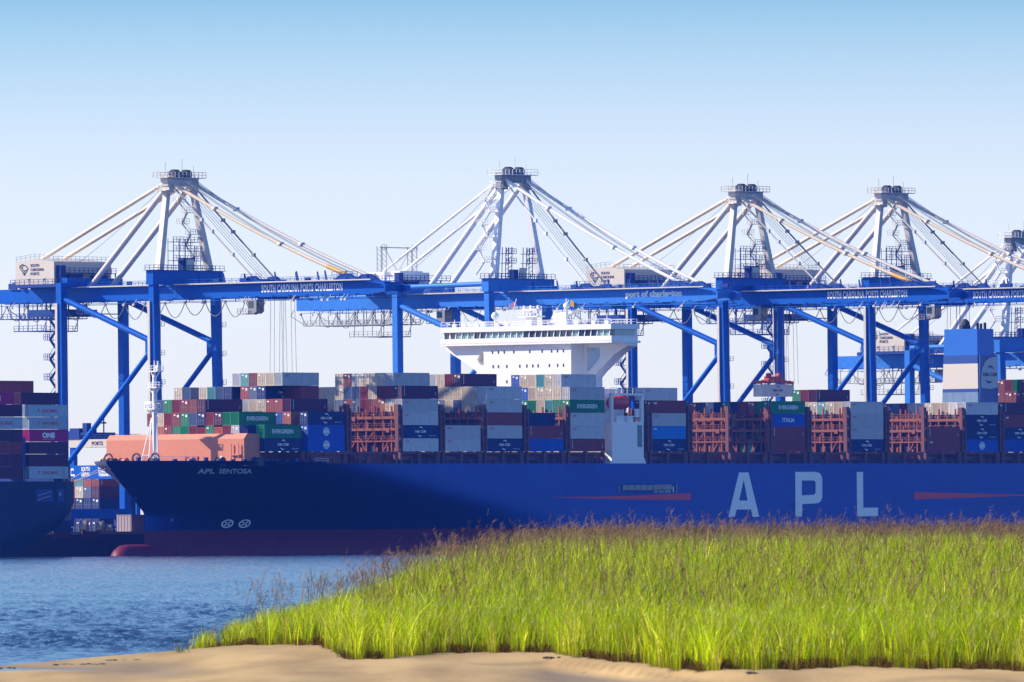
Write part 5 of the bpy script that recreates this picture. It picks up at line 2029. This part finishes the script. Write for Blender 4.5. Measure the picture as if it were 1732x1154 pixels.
LEAF = leaf_mat("marsh_grass_leaf", .35, .38)
X, Y = scatter(300000, .40)
n = len(X)
Z = ground_z(X, Y) - .03
dfront = Y - front_edge(X)
edge_l = np.clip((X - left_edge(Y)) / 4.0, .55, 1)
patch = .5 + .5 * np.sin(X * .8 + 1.3 * np.sin(Y * .11)) * np.sin(Y * .17 + X * .35)
H_ = RNG.normal(.98, .22, n) * (.85 + .25 * patch) * edge_l * np.clip(.72 + dfront / 6, .72, 1)
lean = np.stack([RNG.normal(.05, .18, n), RNG.normal(0, .15, n)], -1) * H_[:, None]
r = RNG.random((n, 1))
ca, cb, cc, cd = np.array([.18, .35, .0]), np.array([.60, .68, .0]), np.array([.88, .74, .08]), np.array([.30, .19, .04])
base_t = ca * (1 - r) + cb * r
pick = RNG.random(n)
yel = pick < .12
base_t[yel] = cc
base_t[(pick > .12) & (pick < .20)] = cd
base_t *= ((.75 + .5 * patch) ** .6 * np.exp(RNG.normal(-.10, .55, n) + .35 * np.sin(X * 6.1 + Y * .9) * np.sin(Y * .55 - X * 3.3)))[:, None]
fleck = RNG.random(n) < .07  # pale blades coloured as if catching the sun
base_t[fleck] = np.array([.90, .82, .20]) * RNG.uniform(.6, 1.0, (fleck.sum(), 1))
k = 8
tint = np.repeat(base_t[:, None, :], k, 1)
dry = np.array([.16, .095, .015])
tint[:, 0:2] = tint[:, 0:2] * .35 + dry * .65      # dead sheaths at the foot of each blade
tint[:, 2:4] = tint[:, 2:4] * .9 + dry * .1
o = blades_object("marsh_grass", np.stack([X, Y, Z], -1), H_, RNG.uniform(.007, .017, n), lean, 1.8, tint, .2, LEAF)
tag(o, "tall lime green marsh grass covering the sandy point", "grass", kind="stuff")

# dead stubble at the seaward foot of the stand
m_ = 30000
Xs = RNG.uniform(-10, 16, m_)
Ys = front_edge(Xs) + np.abs(RNG.normal(0, 2.6, m_))
kp = (Xs > left_edge(Ys) + .5) & (np.sin(Xs * 5.3 + 2 * np.sin(Xs * 1.7)) + .8 * np.sin(Xs * 11.9 + Ys * .7) + RNG.normal(0, .5, m_) < -.35)
Xs, Ys = Xs[kp], Ys[kp]
hs_ = RNG.uniform(.04, .30, len(Xs)) ** 1.2
o = blades_object("dead_stubble", np.stack([Xs, Ys, ground_z(Xs, Ys) - .02], -1), hs_, RNG.uniform(.012, .03, len(Xs)), np.stack([RNG.normal(0, .08, len(Xs)), RNG.normal(0, .06, len(Xs))], -1), 1.3, np.array([.10, .055, .015]) * RNG.uniform(.3, 2.4, (len(Xs), 1)), .6, LEAF, segs=1)
tag(o, "dark brown dead stubble at the foot of the marsh grass", "stubble", kind="stuff")

# tiny pale slips added as painted sun glints on the leaves
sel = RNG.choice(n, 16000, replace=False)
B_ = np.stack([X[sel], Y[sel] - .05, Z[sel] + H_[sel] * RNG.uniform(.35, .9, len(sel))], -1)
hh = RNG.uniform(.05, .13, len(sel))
o = blades_object("leaf_glints", B_, hh, RNG.uniform(.012, .03, len(sel)), np.stack([RNG.normal(.02, .05, len(sel)), RNG.normal(0, .04, len(sel))], -1), 1.3, np.array([.88, .84, .42]) * RNG.uniform(.5, 1.0, (len(sel), 1)), .5, LEAF, segs=1)
tag(o, "pale slips painted as sun glints all over the marsh grass", "leaf glints", kind="stuff")

# dry flowering stalks, mostly on the far crest
def stalks(n):
    X = RNG.uniform(-10, 26, n * 4)
    d = RNG.uniform(20, 220, n * 4)
    Y = front_edge(X) + d
    X = X * np.clip(Y / 290, 1, 1.7)
    keep = (X > left_edge(Y) + .6) & (Y < 500) & (RNG.random(n * 4) < .20 + .80 * np.clip((Y - 330) / 90, 0, 1))
    return X[keep][:n], Y[keep][:n]
X, Y = stalks(6500)
n = len(X)
Z = ground_z(X, Y)
H_ = RNG.normal(1.44, .19, n) + (RNG.random(n) < .10) * RNG.uniform(.1, .6, n)
lean = np.stack([RNG.normal(.0, .20, n), RNG.normal(0, .08, n)], -1) * H_[:, None]
br_ = np.array([.27, .165, .085]) * RNG.uniform(.5, 1.5, (n, 1))
o = blades_object("dry_stalks", np.stack([X, Y, Z], -1), H_, RNG.uniform(.010, .018, n), lean, 1.6, br_, .7, LEAF)
tag(o, "brown dry grass stalks rising along the top of the marsh", "dry stalks", kind="stuff")
m_ = 7
t = RNG.uniform(.66, 1.0, (n, m_))
bend = 1.6
cx_ = X[:, None] + lean[:, :1] * t ** bend
cy_ = Y[:, None] + lean[:, 1:] * t ** bend
cz_ = Z[:, None] + H_[:, None] * (t - .18 * t ** 3 * bend / 2)
B_ = np.stack([cx_, cy_, cz_], -1).reshape(-1, 3)
nn = len(B_)
hh = RNG.uniform(.05, .16, nn)
ll = np.stack([RNG.normal(.06, .09, nn), RNG.normal(0, .05, nn)], -1)
tt = np.repeat(br_, m_, 0) * RNG.uniform(.8, 1.9, (nn, 1))
o = blades_object("seed_heads", B_, hh, RNG.uniform(.012, .022, nn), ll, 1.3, tt, .4, LEAF, segs=1)
tag(o, "brown feathery seed heads on the dry stalks", "seed heads", kind="stuff")

# single tufts standing on the open sand
def tuft(px, py, hgt, nb, lab):
    d = ray(px, py)
    tt = 200.0
    for _ in range(30):
        p = Vector((0, 0, EYE)) + d * tt
        gz = float(ground_z(np.array([p.x]), np.array([p.y]))[0])
        tt += (p.z - gz) / max(.004, -d.z) * .5
    base = np.tile(np.array([[p.x, p.y, gz - .02]]), (nb, 1)) + np.stack([RNG.normal(0, .10, nb), RNG.normal(0, .15, nb), np.zeros(nb)], -1)
    hh = RNG.normal(hgt, hgt * .25, nb)
    le = np.stack([RNG.normal(0, .22, nb), RNG.normal(0, .15, nb)], -1) * hh[:, None]
    tn = np.array([.20, .24, .05]) * RNG.uniform(.6, 1.5, (nb, 1))
    o = blades_object("grass_tuft", base, hh, RNG.uniform(.010, .02, nb), le, 1.7, tn, .15, LEAF)
    tag(o, lab, "grass tuft", "lone tufts on the sand")
tuft(585, 1112, .42, 40, "small lone grass tuft on open sand before the marsh edge")
tuft(306, 1104, .30, 26, "small thin grass tuft at the water's edge left of the marsh")

# drift and mud crumbs on the beach
def on_sand(px, py):
    d = ray(px, py)
    tt = 230.0
    for _ in range(30):
        p = Vector((0, 0, EYE)) + d * tt
        gz = float(ground_z(np.array([p.x]), np.array([p.y]))[0])
        tt += (p.z - gz) / max(.004, -d.z) * .5
    return p.x, p.y, gz
WR = mat("wet_wrack", (.05, .03, .02), .8)
for px, py, sx, lab in ((135, 1124, .55, "longest dark wrack clump lying beside the beach pool"), (8, 1130, .25, "dark wrack clump at the far left end of the pool"), (205, 1117, .5, "thin dark wrack line just behind the sand edge"), (948, 1112, .35, "dark mud lump at the foot of the grass, mid beach"), (1275, 1148, .12, "small dark stone on the sand at bottom right")):
    x, y, z = on_sand(px, py)
    mb = MB()
    for k in range(7):
        mb.sphere((random.uniform(-sx, sx), random.uniform(-.5, .5), .0), random.uniform(.04, .12) * (.5 + sx), random.uniform(.1, .25), random.uniform(.012, .03), 8, 4)
    o = mb.build("wrack", WR)
    o.location = (x, y, z)
    tag(o, lab, "wrack", "dark debris on the beach")

# ------------------------------------------------------------------ air
hz_ = MB()
hz_.box(-900, 1500, -100, 5200, -4.0, 125)
haze = hz_.build("haze", [])
hm = bpy.data.materials.new("haze")
hm.use_nodes = True
nt = hm.node_tree
nt.nodes.clear()
ho_ = nt.nodes.new("ShaderNodeOutputMaterial")
pv = nt.nodes.new("ShaderNodeVolumePrincipled")
pv.inputs["Color"].default_value = (.05, .20, 1.0, 1)
pv.inputs["Density"].default_value = 4.0e-5
pv.inputs["Anisotropy"].default_value = 0.0
nt.links.new(pv.outputs[0], ho_.inputs["Volume"])
haze.data.materials.append(hm)
tag(haze, "thin blue sea haze over the harbour", kind="stuff")
